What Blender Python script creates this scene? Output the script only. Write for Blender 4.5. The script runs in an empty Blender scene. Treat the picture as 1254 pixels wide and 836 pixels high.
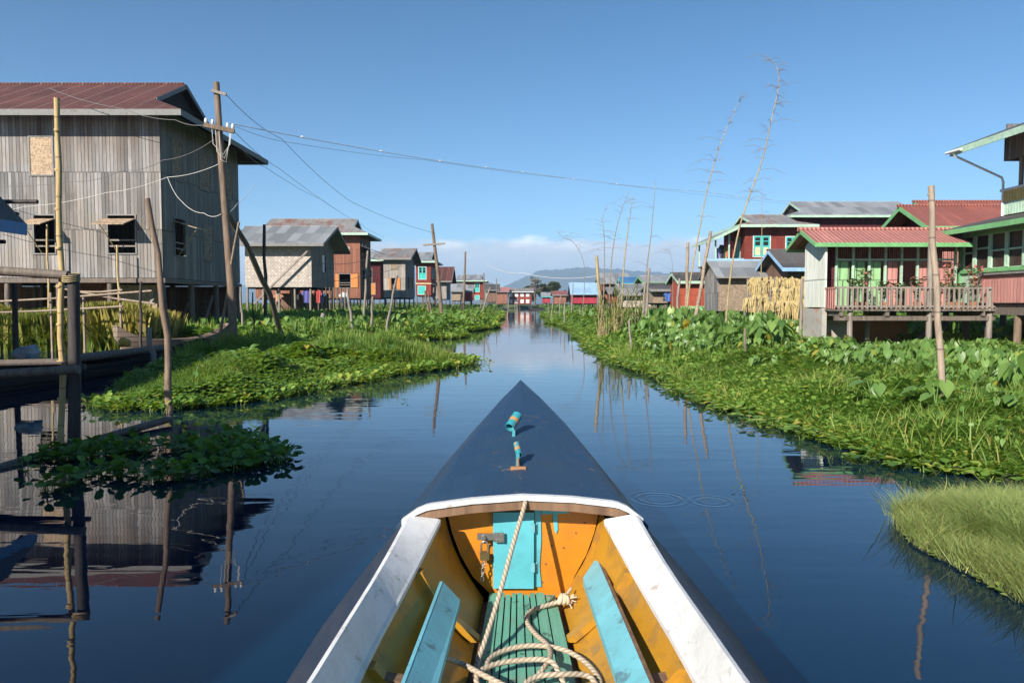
import bpy, bmesh, math, random
import numpy as np
from mathutils import Vector, Matrix
random.seed(7)
RNG = np.random.default_rng(11)
scene = bpy.context.scene
COL = scene.collection
PI = math.pi

# ------------------------------------------------------------------ camera numbers
CAM_Z, FOC, CX, CY = 1.6, 900.0, 627.0, 418.0
TH = math.atan(46 / FOC)
cT, sT = math.cos(TH), math.sin(TH)

def ray(px, py):
    a = (px - CX) / FOC; b = -(py - CY) / FOC
    return (a, cT + b * sT, -sT + b * cT)

def PY(px, py, Y):
    d = ray(px, py); t = Y / d[1]
    return Vector((d[0] * t, Y, CAM_Z + d[2] * t))

def PZ(px, py, z=0.0):
    d = ray(px, py); t = (z - CAM_Z) / d[2]
    return Vector((d[0] * t, d[1] * t, z))

def ZY(py, Y): return PY(CX, py, Y).z
def XY(px, Y, py=372): return PY(px, py, Y).x

# ------------------------------------------------------------------ mesh builder
class MB:
    def __init__(s):
        s.v, s.f, s.sm = [], [], []

    def add(s, vs, fs, smooth=False):
        b = len(s.v)
        s.v += [tuple(p) for p in vs]
        s.f += [tuple(b + i for i in f) for f in fs]
        s.sm += [smooth] * len(fs)
        return s

    def hexa(s, p):
        return s.add(p, [(0, 3, 2, 1), (4, 5, 6, 7), (0, 1, 5, 4), (1, 2, 6, 5), (2, 3, 7, 6), (3, 0, 4, 7)])

    def box(s, x0, x1, y0, y1, z0, z1):
        return s.hexa([(x0, y0, z0), (x1, y0, z0), (x1, y1, z0), (x0, y1, z0),
                       (x0, y0, z1), (x1, y0, z1), (x1, y1, z1), (x0, y1, z1)])

    def beam(s, a, b, w, h, up=(0, 0, 1)):
        a, b = Vector(a), Vector(b); d = (b - a).normalized(); u = Vector(up)
        r = d.cross(u)
        if r.length < 1e-4: r = d.cross(Vector((1, 0, 0)))
        r.normalize(); u = r.cross(d).normalized()
        r *= w / 2; u *= h / 2
        return s.hexa([a - r - u, a + r - u, b + r - u, b - r - u, a - r + u, a + r + u, b + r + u, b - r + u])

    def tube(s, pts, rad, n=8, caps=True, smooth=True):
        pts = [Vector(p) for p in pts]
        if not isinstance(rad, (list, tuple)): rad = [rad] * len(pts)
        vs, fs = [], []
        prev = None
        for i, p in enumerate(pts):
            d = (pts[min(i + 1, len(pts) - 1)] - pts[max(i - 1, 0)])
            if d.length < 1e-9: d = Vector((0, 0, 1))
            d.normalize()
            if prev is None:
                r = d.cross(Vector((0, 0, 1)))
                if r.length < 1e-3: r = d.cross(Vector((1, 0, 0)))
                r.normalize()
            else:
                r = prev - d * prev.dot(d); r.normalize()
            prev = r; u = d.cross(r)
            for k in range(n):
                t = 2 * PI * k / n
                vs.append(p + (r * math.cos(t) + u * math.sin(t)) * rad[i])
        for i in range(len(pts) - 1):
            for k in range(n):
                fs.append((i * n + k, i * n + (k + 1) % n, (i + 1) * n + (k + 1) % n, (i + 1) * n + k))
        s.add(vs, fs, smooth)
        if caps:
            s.add(vs[:n], [tuple(range(n))[::-1]]); s.add(vs[-n:], [tuple(range(n))])
        return s

    def slab(s, poly, t):
        """planar polygon extruded straight down by t"""
        n = len(poly)
        vs = [tuple(p) for p in poly] + [(p[0], p[1], p[2] - t) for p in poly]
        fs = [tuple(range(n)), tuple(range(2 * n - 1, n - 1, -1))]
        fs += [(i, (i + 1) % n, n + (i + 1) % n, n + i) for i in range(n)]
        return s.add(vs, fs)

    def extr(s, poly, vec):
        n = len(poly); vec = Vector(vec)
        vs = [tuple(p) for p in poly] + [tuple(Vector(p) + vec) for p in poly]
        fs = [tuple(range(n)), tuple(range(2 * n - 1, n - 1, -1))]
        fs += [(i, (i + 1) % n, n + (i + 1) % n, n + i) for i in range(n)]
        return s.add(vs, fs)

    def loft(s, rows, closed=False, smooth=True):
        n = len(rows[0]); vs = [p for r in rows for p in r]; fs = []
        for i in range(len(rows) - 1):
            for k in range(n if closed else n - 1):
                k2 = (k + 1) % n
                fs.append((i * n + k, i * n + k2, (i + 1) * n + k2, (i + 1) * n + k))
        return s.add(vs, fs, smooth)

    def build(s, name, mat, parent=None, recalc=True):
        org = Vector((0, 0, 0))
        p = parent
        while p is not None:
            org += p.location; p = p.parent
        me = bpy.data.meshes.new(name)
        me.from_pydata([tuple(Vector(v) - org) for v in s.v], [], s.f)
        me.polygons.foreach_set('use_smooth', s.sm)
        if recalc:
            bm = bmesh.new(); bm.from_mesh(me)
            bmesh.ops.recalc_face_normals(bm, faces=bm.faces)
            bm.to_mesh(me); bm.free()
        if mat: me.materials.append(mat)
        me.update()
        o = bpy.data.objects.new(name, me); COL.objects.link(o)
        if parent: o.parent = parent
        return o

def tag(o, label=None, cat=None, group=None, kind=None):
    if label: o['label'] = label
    if cat: o['category'] = cat
    if group: o['group'] = group
    if kind: o['kind'] = kind
    return o

def empty(name, loc, label=None, cat=None, group=None, kind=None):
    o = bpy.data.objects.new(name, None); COL.objects.link(o)
    o.location = loc; o.empty_display_size = .2
    return tag(o, label, cat, group, kind)

def copy_tree(o, parent=None):
    c = o.copy(); COL.objects.link(c)
    if parent: c.parent = parent
    for ch in [q for q in bpy.data.objects if q.parent == o]:
        copy_tree(ch, c)
    return c

# ------------------------------------------------------------------ node helpers
class NT:
    def __init__(s, name):
        s.m = bpy.data.materials.new(name); s.m.use_nodes = True
        s.t = s.m.node_tree; s.n = s.t.nodes; s.l = s.t.links
        s.b = s.n['Principled BSDF']; s.out = s.n['Material Output']

    def link(s, a, b): s.l.new(a, b)

    def val(s, x, sock):
        if hasattr(x, 'links') or hasattr(x, 'is_output'): s.l.new(x, sock)
        else: sock.default_value = x

    def math(s, op, a, b=None, c=None, clamp=False):
        n = s.n.new('ShaderNodeMath'); n.operation = op; n.use_clamp = clamp
        s.val(a, n.inputs[0])
        if b is not None: s.val(b, n.inputs[1])
        if c is not None: s.val(c, n.inputs[2])
        return n.outputs[0]

    def geo(s): return s.n.new('ShaderNodeNewGeometry')
    def pos(s):
        n = s.n.new('ShaderNodeTexCoord'); return n.outputs['Object']
    def sep(s, v):
        n = s.n.new('ShaderNodeSeparateXYZ'); s.l.new(v, n.inputs[0]); return n.outputs
    def comb(s, x, y, z):
        n = s.n.new('ShaderNodeCombineXYZ')
        for i, q in enumerate((x, y, z)): s.val(q, n.inputs[i])
        return n.outputs[0]
    def noise(s, vec, scale, detail=4, rough=.55, dist=0):
        n = s.n.new('ShaderNodeTexNoise'); s.l.new(vec, n.inputs['Vector'])
        n.inputs['Scale'].default_value = scale; n.inputs['Detail'].default_value = detail
        n.inputs['Roughness'].default_value = rough; n.inputs['Distortion'].default_value = dist
        return n.outputs['Fac']
    def mapv(s, vec, sc):
        n = s.n.new('ShaderNodeMapping'); s.l.new(vec, n.inputs['Vector']); n.inputs['Scale'].default_value = sc
        return n.outputs[0]
    def white(s, w):
        n = s.n.new('ShaderNodeTexWhiteNoise'); n.noise_dimensions = '1D'; s.val(w, n.inputs['W']); return n.outputs['Value']
    def ramp(s, fac, stops, interp='LINEAR'):
        n = s.n.new('ShaderNodeValToRGB'); s.val(fac, n.inputs[0]); e = n.color_ramp.elements
        n.color_ramp.interpolation = interp
        while len(e) < len(stops): e.new(.5)
        for i, (p, c) in enumerate(stops):
            e[i].position = p; e[i].color = (*c, 1) if len(c) == 3 else c
        return n.outputs['Color']
    def rng(s, x, a, b, c=0.0, d=1.0):
        n = s.n.new('ShaderNodeMapRange'); s.val(x, n.inputs[0])
        for i, q in enumerate((a, b, c, d)): n.inputs[i + 1].default_value = q
        return n.outputs[0]
    def mix(s, f, a, b, mode='MIX'):
        n = s.n.new('ShaderNodeMix'); n.data_type = 'RGBA'; n.blend_type = mode
        s.val(f, n.inputs[0])
        for q, i in ((a, 6), (b, 7)):
            if isinstance(q, (tuple, list)): n.inputs[i].default_value = (*q, 1) if len(q) == 3 else q
            else: s.l.new(q, n.inputs[i])
        return n.outputs[2]
    def bump(s, h, strength=.5, dist=.01):
        n = s.n.new('ShaderNodeBump'); s.l.new(h, n.inputs['Height'])
        n.inputs['Strength'].default_value = strength; n.inputs['Distance'].default_value = dist
        s.l.new(n.outputs[0], s.b.inputs['Normal']); return n
    def col(s, c):
        if isinstance(c, (tuple, list)): s.b.inputs['Base Color'].default_value = (*c, 1)
        else: s.l.new(c, s.b.inputs['Base Color'])
    def rough(s, r): s.val(r, s.b.inputs['Roughness'])
    def spec(s, v): s.b.inputs['Specular IOR Level'].default_value = v

def V3(c, k): return tuple(min(1, q * k) for q in c)

def plank(name, base, width=.16, stain=(.05, .04, .035), amt=.55, var=.35, horiz=False, tier=2.3, warm=None, gap=.07, top=None):
    t = NT(name); p = t.sep(t.pos())
    hx = t.math('ADD', p[0], p[1])
    u, v = (p[2], hx) if horiz else (hx, p[2])
    ti = t.math('FLOOR', t.math('DIVIDE', v, tier))
    us = t.math('ADD', t.math('DIVIDE', u, width), t.math('MULTIPLY', ti, .37))
    idx = t.math('FLOOR', us); fr = t.math('FRACT', us)
    r = t.white(t.math('ADD', idx, t.math('MULTIPLY', ti, 17.3)))
    edge = t.math('ABSOLUTE', t.math('SUBTRACT', fr, .5))
    gapm = t.math('MULTIPLY', t.rng(edge, .5 - gap, .5 - gap * .45), t.rng(t.white(t.math('ADD', idx, 5.5)), 0, 1, .35, 1))
    tfr = t.math('ABSOLUTE', t.math('SUBTRACT', t.math('FRACT', t.math('DIVIDE', v, tier)), .5))
    gapm = t.math('MAXIMUM', gapm, t.math('MULTIPLY', t.rng(tfr, .5 - .012, .5 - .004), .6))
    grain = t.noise(t.comb(t.math('MULTIPLY', us, 1.6), t.math('MULTIPLY', v, .55), r), 4, 5, .6)
    blot = t.noise(t.comb(t.math('MULTIPLY', u, 1.6), t.math('MULTIPLY', v, .32), 0.0), .9, 6, .66)
    c = t.ramp(r, [(0, V3(base, 1 - var)), (.5, base), (1, V3(base, 1 + var))])
    fade = t.noise(t.comb(t.math('MULTIPLY', u, .9), t.math('MULTIPLY', v, .5), 7.0), .8, 5, .6)
    c = t.mix(t.rng(fade, .48, .72, 0, .5), c, V3(base, 1.55))
    if warm: c = t.mix(t.rng(t.noise(t.comb(u, v, 3.0), .35, 4), .42, .62), c, warm, 'MULTIPLY')
    c = t.mix(t.rng(grain, .3, .75, 0, .55), c, V3(base, .45))
    c = t.mix(t.math('MULTIPLY', t.rng(blot, .52, .72), amt), c, stain)
    c = t.mix(t.math('MULTIPLY', gapm, .85), c, V3(base, .12))
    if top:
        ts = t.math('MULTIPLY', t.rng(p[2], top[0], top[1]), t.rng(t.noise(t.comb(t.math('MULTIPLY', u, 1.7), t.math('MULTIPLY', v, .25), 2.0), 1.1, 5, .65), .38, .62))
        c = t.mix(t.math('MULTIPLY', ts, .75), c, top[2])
    t.col(c); t.rough(.85); t.spec(.25)
    h = t.math('ADD', t.math('MULTIPLY', gapm, -1.0), t.math('ADD', t.math('MULTIPLY', grain, .25), t.math('MULTIPLY', r, .5)))
    t.bump(h, .8, .02)
    return t.m

def weave(name, base, size=.14, var=.5):
    t = NT(name); p = t.sep(t.pos())
    hx = t.math('ADD', p[0], p[1])
    a = t.math('DIVIDE', t.math('ADD', hx, p[2]), size); b = t.math('DIVIDE', t.math('SUBTRACT', hx, p[2]), size)
    ia, ib = t.math('FLOOR', a), t.math('FLOOR', b)
    par = t.math('MODULO', t.math('ABSOLUTE', t.math('ADD', ia, ib)), 2)
    r = t.white(t.math('ADD', t.math('MULTIPLY', ia, 13.1), ib))
    fa = t.math('ABSOLUTE', t.math('SUBTRACT', t.math('FRACT', a), .5)); fb = t.math('ABSOLUTE', t.math('SUBTRACT', t.math('FRACT', b), .5))
    f = t.math('ADD', t.math('MULTIPLY', fa, par), t.math('MULTIPLY', fb, t.math('SUBTRACT', 1.0, par)))
    c = t.ramp(r, [(0, V3(base, 1 - var * .7)), (1, V3(base, 1 + var * .5))])
    c = t.mix(t.math('MULTIPLY', par, .25), c, V3(base, .55))
    c = t.mix(t.rng(f, .36, .5, 0, .8), c, V3(base, .2))
    c = t.mix(t.rng(t.noise(t.pos(), .8, 5), .5, .75, 0, .3), c, V3(base, .45))
    t.col(c); t.rough(.8); t.spec(.3)
    t.bump(t.math('MULTIPLY', f, -1.0), .7, .015)
    return t.m

def sheet(name, base, rust=(.16, .055, .03), amt=.5, pitch=.12, metal=0.0, rough=.55, panel=.75, var=.25, lo=.5, seamc=None):
    """corrugated sheet roof: waves run down the slope"""
    t = NT(name); p = t.sep(t.pos()); g = t.geo(); tn = t.sep(g.outputs['True Normal'])
    ax = t.math('GREATER_THAN', t.math('ABSOLUTE', tn[0]), t.math('ABSOLUTE', tn[1]))
    u = t.math('ADD', t.math('MULTIPLY', p[1], ax), t.math('MULTIPLY', p[0], t.math('SUBTRACT', 1.0, ax)))
    v = p[2]
    w = t.math('SINE', t.math('MULTIPLY', u, 2 * PI / pitch))
    iu = t.math('FLOOR', t.math('DIVIDE', u, panel)); iv = t.math('FLOOR', t.math('DIVIDE', v, .8))
    r = t.white(t.math('ADD', t.math('MULTIPLY', iu, 7.7), t.math('MULTIPLY', iv, 3.1)))
    seam = t.rng(t.math('ABSOLUTE', t.math('SUBTRACT', t.math('FRACT', t.math('DIVIDE', u, panel)), .5)), .47, .5)
    c = t.ramp(r, [(0, V3(base, 1 - var)), (1, V3(base, 1 + var))])
    streak = t.noise(t.comb(t.math('MULTIPLY', u, 1.3), t.math('MULTIPLY', v, .35), r), 2.2, 6, .6)
    patch = t.math('ADD', t.math('MULTIPLY', t.noise(t.pos(), .6, 3), .7), t.math('MULTIPLY', r, .3))
    m = t.math('MULTIPLY', t.rng(t.math('MULTIPLY', t.math('ADD', streak, patch), .5), lo - .06, lo + .08), amt)
    c = t.mix(m, c, t.mix(streak, V3(rust, .6), V3(rust, 1.5)))
    c = t.mix(t.math('MULTIPLY', seam, .5 if not seamc else .75), c, seamc or V3(base, .4))
    c = t.mix(t.rng(t.noise(t.pos(), 5, 5), .45, .8, 0, .4), c, V3(base, .5))
    t.col(c); t.rough(rough); t.b.inputs['Metallic'].default_value = metal; t.spec(.4)
    t.bump(w, .7, pitch * .16)
    return t.m

def paint(name, base, chip=None, amt=.5, rough=.5, scale=6.0, grain=True, dirt=.55, bump=.003, thr=.6):
    t = NT(name); o = t.pos()
    n1 = t.noise(o, scale, 6, .65); n2 = t.noise(o, scale * .35, 4, .6); n3 = t.noise(o, scale * 9, 4, .6)
    c = t.mix(t.rng(n2, .35, .7), V3(base, .86), V3(base, 1.1))
    c = t.mix(t.rng(t.noise(o, scale * 1.7, 6, .7, .6), .5, .8, 0, dirt), c, V3((.09, .075, .055), 1))
    if chip: c = t.mix(t.math('MULTIPLY', t.rng(n1, thr, thr + .05), amt), c, chip)
    t.col(c); t.rough(t.rng(n2, .3, .7, rough - .1, rough + .15)); t.spec(.45)
    t.bump(t.math('ADD', n1, t.math('MULTIPLY', n3, .3)), .6, bump)
    return t.m

def pole_mat(name, base, dark, node=0.0):
    t = NT(name); o = t.pos(); p = t.sep(o)
    g = t.noise(t.mapv(o, (9, 9, .7)), 3, 6, .6)
    b = t.noise(t.mapv(o, (1, 1, .6)), 2.0, 4, .6)
    c = t.mix(t.rng(g, .3, .7), dark, base)
    c = t.mix(t.rng(b, .5, .75, 0, .6), c, V3(dark, .8))
    if node:
        fr = t.math('ABSOLUTE', t.math('SUBTRACT', t.math('FRACT', t.math('DIVIDE', p[2], node)), .5))
        c = t.mix(t.rng(fr, .47, .485, 0, .7), c, V3(dark, .5))
    t.col(c); t.rough(.7); t.spec(.3); t.bump(g, .6, .006)
    return t.m

def leafmat(name, stops, trans=.35, rough=.45, spec=.35):
    t = NT(name)
    a = t.n.new('ShaderNodeAttribute'); a.attribute_name = 'tint'
    c = t.ramp(a.outputs['Fac'], stops)
    t.col(c); t.rough(rough); t.spec(spec)
    tr = t.n.new('ShaderNodeBsdfTranslucent')
    hc = t.mix(1.0, c, (1.35, 1.25, .5), 'MULTIPLY'); t.link(hc, tr.inputs[0])
    mx = t.n.new('ShaderNodeMixShader'); mx.inputs[0].default_value = trans
    t.link(t.b.outputs[0], mx.inputs[1]); t.link(tr.outputs[0], mx.inputs[2]); t.link(mx.outputs[0], t.out.inputs[0])
    return t.m

def flat(name, c, rough=.6, metal=0.0):
    t = NT(name); o = t.pos()
    t.col(t.mix(t.rng(t.noise(o, 7, 5, .65), .35, .7), V3(c, .78), V3(c, 1.12))); t.rough(rough); t.b.inputs['Metallic'].default_value = metal
    return t.m

M = {}
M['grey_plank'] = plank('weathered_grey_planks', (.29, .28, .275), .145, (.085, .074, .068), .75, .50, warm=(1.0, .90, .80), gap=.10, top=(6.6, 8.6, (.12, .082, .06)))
M['grey_plank2'] = plank('silver_grey_planks', (.27, .245, .22), .17, (.10, .085, .07), .5, .3)
M['pale_plank'] = plank('pale_bleached_planks', (.40, .36, .32), .17, (.2, .17, .14), .5, .25)
M['brown_plank'] = plank('brown_planks', (.20, .12, .085), .16, (.07, .04, .03), .5, .3)
M['red_plank'] = plank('red_painted_planks', (.25, .052, .038), .17, (.10, .03, .025), .45, .22)
M['maroon_plank'] = plank('maroon_painted_planks', (.10, .022, .026), .2, (.05, .018, .02), .4, .2)
M['orange_plank'] = plank('orange_red_planks', (.40, .085, .05), .2, (.16, .05, .04), .4, .2)
M['rust_plank'] = plank('faded_reddish_planks', (.31, .135, .09), .17, (.14, .07, .05), .5, .25)
M['pink_plank'] = plank('faded_pink_planks', (.56, .26, .23), .13, (.34, .17, .15), .4, .15)
M['hot_pink'] = plank('bright_pink_red_planks', (.42, .05, .075), .2, (.2, .04, .05), .4, .2)
M['white_plank'] = plank('off_white_planks', (.74, .76, .67), .3, (.50, .50, .43), .25, .05, gap=.02)
M['green_plank'] = plank('pale_green_planks', (.30, .52, .25), .25, (.2, .33, .18), .3, .12)
M['deck_plank'] = plank('grey_deck_planks', (.22, .19, .16), .12, (.08, .07, .06), .5, .35)
M['mat'] = weave('woven_bamboo_mat', (.52, .455, .40), .26, .3)
M['mat_tan'] = weave('tan_woven_mat', (.50, .36, .24), .09)
M['mat_brown'] = weave('brown_woven_mat', (.33, .25, .18), .12)
M['roof_rust'] = sheet('rust_red_sheet', (.135, .056, .045), (.085, .034, .027), .7, .16, 0, .6, .95, .3, .5, (.36, .25, .21))
M['roof_grey'] = sheet('grey_metal_sheet', (.27, .28, .29), (.16, .07, .04), .12, .12, .1, .5, .78, .28, .62)
M['roof_mix'] = sheet('patchy_rust_metal_sheet', (.29, .28, .27), (.20, .085, .05), .9, .12, .1, .55, .9, .22, .545)
M['roof_pink'] = sheet('faded_pink_red_sheet', (.48, .20, .175), (.30, .13, .105), .75, .13, 0, .6, .8, .18, .47)
M['roof_red'] = sheet('red_brown_sheet', (.37, .12, .09), (.20, .075, .06), .85, .13, 0, .6, .8, .3, .46)
M['roof_blue'] = sheet('pale_blue_sheet', (.30, .47, .68), (.4, .4, .4), .2, .14, 0, .5, .9, .1, .6)
M['roof_bluestrong'] = sheet('blue_sheet', (.06, .17, .36), (.1, .2, .3), .2, .14, 0, .5, .9, .1, .6)
M['roof_dark'] = sheet('dark_weathered_sheet', (.10, .10, .10), (.09, .05, .03), .4, .12, 0, .6, .8, .3)
M['green_trim'] = paint('green_trim_paint', (.17, .42, .17), (.3, .3, .25), .5, .5, 5)
M['pale_green_trim'] = paint('pale_green_trim_paint', (.42, .60, .46), (.35, .33, .28), .5, .5, 5)
M['grey_trim'] = paint('grey_trim_board', (.23, .225, .215), (.14, .12, .10), .6, .8, 4)
M['blue_trim'] = paint('blue_trim_board', (.10, .25, .52), (.3, .3, .3), .3, .55, 5)
M['paleblue_trim'] = paint('pale_blue_trim_board', (.28, .48, .72), (.4, .4, .4), .3, .55, 5)
M['teal'] = paint('teal_paint', (.05, .46, .42), (.3, .4, .35), .4, .5, 5)
M['white_trim'] = paint('white_trim_paint', (.72, .74, .70), (.4, .38, .34), .4, .5, 5)
M['cream'] = paint('cream_paint', (.72, .62, .36), (.5, .45, .3), .3, .5, 5)
M['yellow_paint'] = paint('yellow_paint', (.65, .45, .12), (.4, .35, .2), .4, .5, 5)
M['orange_shutter'] = paint('orange_shutter_paint', (.60, .22, .05), (.35, .2, .1), .4, .6, 5)
M['dark_pane'] = flat('dark_window_pane', (.012, .014, .016), .15)
M['mesh_pane'] = flat('dark_brown_mesh_pane', (.055, .032, .026), .5)
M['dark_in'] = flat('dark_interior_boards', (.03, .025, .022), .9)
M['post'] = pole_mat('weathered_post_wood', (.22, .18, .15), (.09, .07, .058))
M['post_pale'] = pole_mat('pale_post_wood', (.34, .30, .26), (.16, .13, .11))
M['post_brown'] = pole_mat('brown_pole_wood', (.28, .20, .14), (.11, .075, .055))
M['post_dark'] = pole_mat('dark_wet_post_wood', (.085, .072, .068), (.032, .027, .026))
M['bamboo'] = pole_mat('yellow_bamboo', (.62, .47, .23), (.42, .29, .13), .42)
M['bamboo_grey'] = pole_mat('grey_bamboo', (.44, .34, .25), (.20, .155, .12), .45)
M['cane'] = pole_mat('dry_cane', (.46, .36, .20), (.24, .19, .10), .3)
M['twig'] = flat('dead_twig', (.25, .20, .15), .8)
M['concrete'] = paint('stained_concrete', (.42, .40, .36), (.40, .16, .07), .8, .8, 1.6, thr=.55)
M['brick'] = paint('orange_brick_rubble', (.33, .14, .07), (.16, .11, .09), .7, .9, 3)
M['metal_pipe'] = flat('white_plastic_pipe', (.75, .77, .78), .4)
M['wire'] = flat('old_cable', (.17, .165, .16), .6)
M['wire_pale'] = flat('pale_cable', (.62, .60, .56), .6)
M['ceramic'] = flat('white_insulator', (.75, .73, .68), .3)
# ------------------------------------------------------------------ world, sun, camera
AZ, EL = math.radians(33), math.radians(30)     # sun behind the camera, to the left
w = bpy.data.worlds.new("World"); scene.world = w; w.use_nodes = True
nt = w.node_tree; N = nt.nodes; L = nt.links
bg = N['Background']; wo = N['World Output']
sky = N.new('ShaderNodeTexSky'); sky.sky_type = 'NISHITA'; sky.sun_disc = False
sky.sun_elevation = EL; sky.sun_rotation = PI + AZ
sky.altitude = 900; sky.air_density = .8; sky.dust_density = 0.0; sky.ozone_density = 4.5
tint = N.new('ShaderNodeMix'); tint.data_type = 'RGBA'; tint.blend_type = 'MULTIPLY'; tint.inputs[0].default_value = 1
L.new(sky.outputs[0], tint.inputs[6]); L.new(tint.outputs[2], bg.inputs[0]); bg.inputs[1].default_value = .098
tr = N.new('ShaderNodeValToRGB'); tr.color_ramp.elements[0].position = 0.03; tr.color_ramp.elements[0].color = (.82, .945, .88, 1)
tr.color_ramp.elements[1].position = .45; tr.color_ramp.elements[1].color = (.36, .70, .78, 1)
tz = N.new('ShaderNodeSeparateXYZ'); tcz = N.new('ShaderNodeTexCoord'); L.new(tcz.outputs['Generated'], tz.inputs[0]); L.new(tz.outputs[2], tr.inputs[0]); L.new(tr.outputs[0], tint.inputs[7])
# a bank of cloud low over the far hills, in the sky itself
def wmath(op, a, b=None, clamp=False):
    n = N.new('ShaderNodeMath'); n.operation = op; n.use_clamp = clamp
    for i, q in enumerate((a, b)):
        if q is None: continue
        if hasattr(q, 'is_output'): L.new(q, n.inputs[i])
        else: n.inputs[i].default_value = q
    return n.outputs[0]
def wrange(x, a, b, c=0., d=1., smooth=True):
    n = N.new('ShaderNodeMapRange'); L.new(x, n.inputs[0])
    if smooth: n.interpolation_type = 'SMOOTHSTEP'
    for i, q in enumerate((a, b, c, d)): n.inputs[i + 1].default_value = q
    return n.outputs[0]
def wnoise(vec, scale, detail, rough=.55):
    n = N.new('ShaderNodeTexNoise'); L.new(vec, n.inputs['Vector']); n.inputs['Scale'].default_value = scale
    n.inputs['Detail'].default_value = detail; n.inputs['Roughness'].default_value = rough
    return n.outputs['Fac']
tc = N.new('ShaderNodeTexCoord'); sp = N.new('ShaderNodeSeparateXYZ'); L.new(tc.outputs['Generated'], sp.inputs[0])
az = wmath('ARCTAN2', sp.outputs[0], sp.outputs[1]); ez = sp.outputs[2]
cb = N.new('ShaderNodeCombineXYZ'); L.new(az, cb.inputs[0]); L.new(wmath('MULTIPLY', ez, 2.2), cb.inputs[1])
n_big = wnoise(cb.outputs[0], 7, 3); n_mid = wnoise(cb.outputs[0], 26, 6, .6); n_fin = wnoise(cb.outputs[0], 60, 5, .6)
top = wmath('ADD', .088, wmath('ADD', wmath('MULTIPLY', wmath('SUBTRACT', n_big, .5), .030), wmath('MULTIPLY', wmath('SUBTRACT', n_mid, .5), .022)))
dlt = wmath('SUBTRACT', top, ez)
mask = wmath('MULTIPLY', wrange(dlt, -.003, .010), wrange(wmath('ADD', ez, wmath('MULTIPLY', wmath('SUBTRACT', n_mid, .5), .02)), .012, .034))
mask = wmath('MULTIPLY', mask, wrange(wmath('ADD', n_mid, n_big), .62, .95, .72, .97))
rim = wmath('MULTIPLY', wmath('SUBTRACT', 1.0, wrange(dlt, .002, .022)), wrange(n_big, .46, .62))
body = N.new('ShaderNodeMix'); body.data_type = 'RGBA'; L.new(wmath('ADD', wmath('MULTIPLY', n_mid, .6), wmath('MULTIPLY', n_fin, .4)), body.inputs[0])
body.inputs[6].default_value = (.30, .36, .44, 1); body.inputs[7].default_value = (.60, .65, .72, 1)
cm = N.new('ShaderNodeMix'); cm.data_type = 'RGBA'; L.new(rim, cm.inputs[0]); L.new(body.outputs[2], cm.inputs[6]); cm.inputs[7].default_value = (1, 1, 1, 1)
bg2 = N.new('ShaderNodeBackground'); L.new(cm.outputs[2], bg2.inputs[0]); bg2.inputs[1].default_value = 1.05
mxs = N.new('ShaderNodeMixShader'); L.new(mask, mxs.inputs[0]); L.new(bg.outputs[0], mxs.inputs[1]); L.new(bg2.outputs[0], mxs.inputs[2])
L.new(mxs.outputs[0], wo.inputs[0])

sd = bpy.data.lights.new('sun', 'SUN'); sd.energy = 5.0; sd.angle = math.radians(.5); sd.color = (1, .93, .82)
so = bpy.data.objects.new('sun', sd); COL.objects.link(so)
to_sun = Vector((-math.sin(AZ) * math.cos(EL), -math.cos(AZ) * math.cos(EL), math.sin(EL)))
so.rotation_euler = to_sun.to_track_quat('Z', 'Y').to_euler(); so.location = (-30, -40, 40)

cd = bpy.data.cameras.new('camera'); cam = bpy.data.objects.new('camera', cd); COL.objects.link(cam)
cam.location = (0, 0, CAM_Z); cam.rotation_euler = (PI / 2 - TH, 0, 0)
cd.sensor_width = 36; cd.lens = 36 * FOC / 1254; cd.clip_start = .05; cd.clip_end = 40000
scene.camera = cam
vs = scene.view_settings; vs.view_transform = 'Standard'; vs.look = 'None'; vs.exposure = .82; vs.gamma = 1
scene.cycles.use_denoising = True
scene.cycles.max_bounces = 8; scene.cycles.volume_bounces = 0
scene.cycles.sample_clamp_indirect = 6
scene.cycles.use_adaptive_sampling = True; scene.cycles.adaptive_threshold = .012

# ------------------------------------------------------------------ water
t = NT('still_canal_water')
g = t.geo(); pp = g.outputs['Position']; s3 = t.sep(pp)
n1 = t.noise(t.mapv(pp, (.55, 2.4, 1)), 1.0, 2, .5)
n2 = t.noise(t.mapv(pp, (2.2, 5.5, 1)), 1.0, 2, .5)
n3 = t.noise(t.mapv(pp, (.10, .16, 1)), 1.0, 2, .5)
calm = t.rng(n3, .35, .65, .25, 1.0)
h = t.math('MULTIPLY', t.math('ADD', t.math('MULTIPLY', n1, 1.0), t.math('ADD', t.math('MULTIPLY', n2, .30), t.math('MULTIPLY', t.noise(t.mapv(pp, (.5, 9, 1)), 1.0, 2, .5), .16))), calm)
# two sets of rings where something touched the surface
for rx, ry, R in ((1.21, 5.98, .30), (1.62, 5.90, .22)):
    dx = t.math('SUBTRACT', s3[0], rx); dy = t.math('SUBTRACT', s3[1], ry)
    rr = t.math('SQRT', t.math('ADD', t.math('MULTIPLY', dx, dx), t.math('MULTIPLY', dy, dy)))
    ring = t.math('MULTIPLY', t.math('SINE', t.math('MULTIPLY', rr, 2 * PI / .075)), t.rng(t.math('ABSOLUTE', t.math('SUBTRACT', rr, R * .62)), 0.0, R * .45, .2, 0.0))
    h = t.math('ADD', h, ring)
t.bump(h, 1.0, .0040)
t.col((.0010, .014, .036)); t.rough(.012)
t.b.inputs['IOR'].default_value = 1.72
M['water'] = t.m
mb = MB(); S = 9000
xs = [-S, -300, 300, S]; ys = [-650, -20, 400, S]
mb.add([(x, y, 0) for y in ys for x in xs], [(j * 4 + i, j * 4 + i + 1, j * 4 + i + 5, j * 4 + i + 4) for j in range(3) for i in range(3)])
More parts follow.
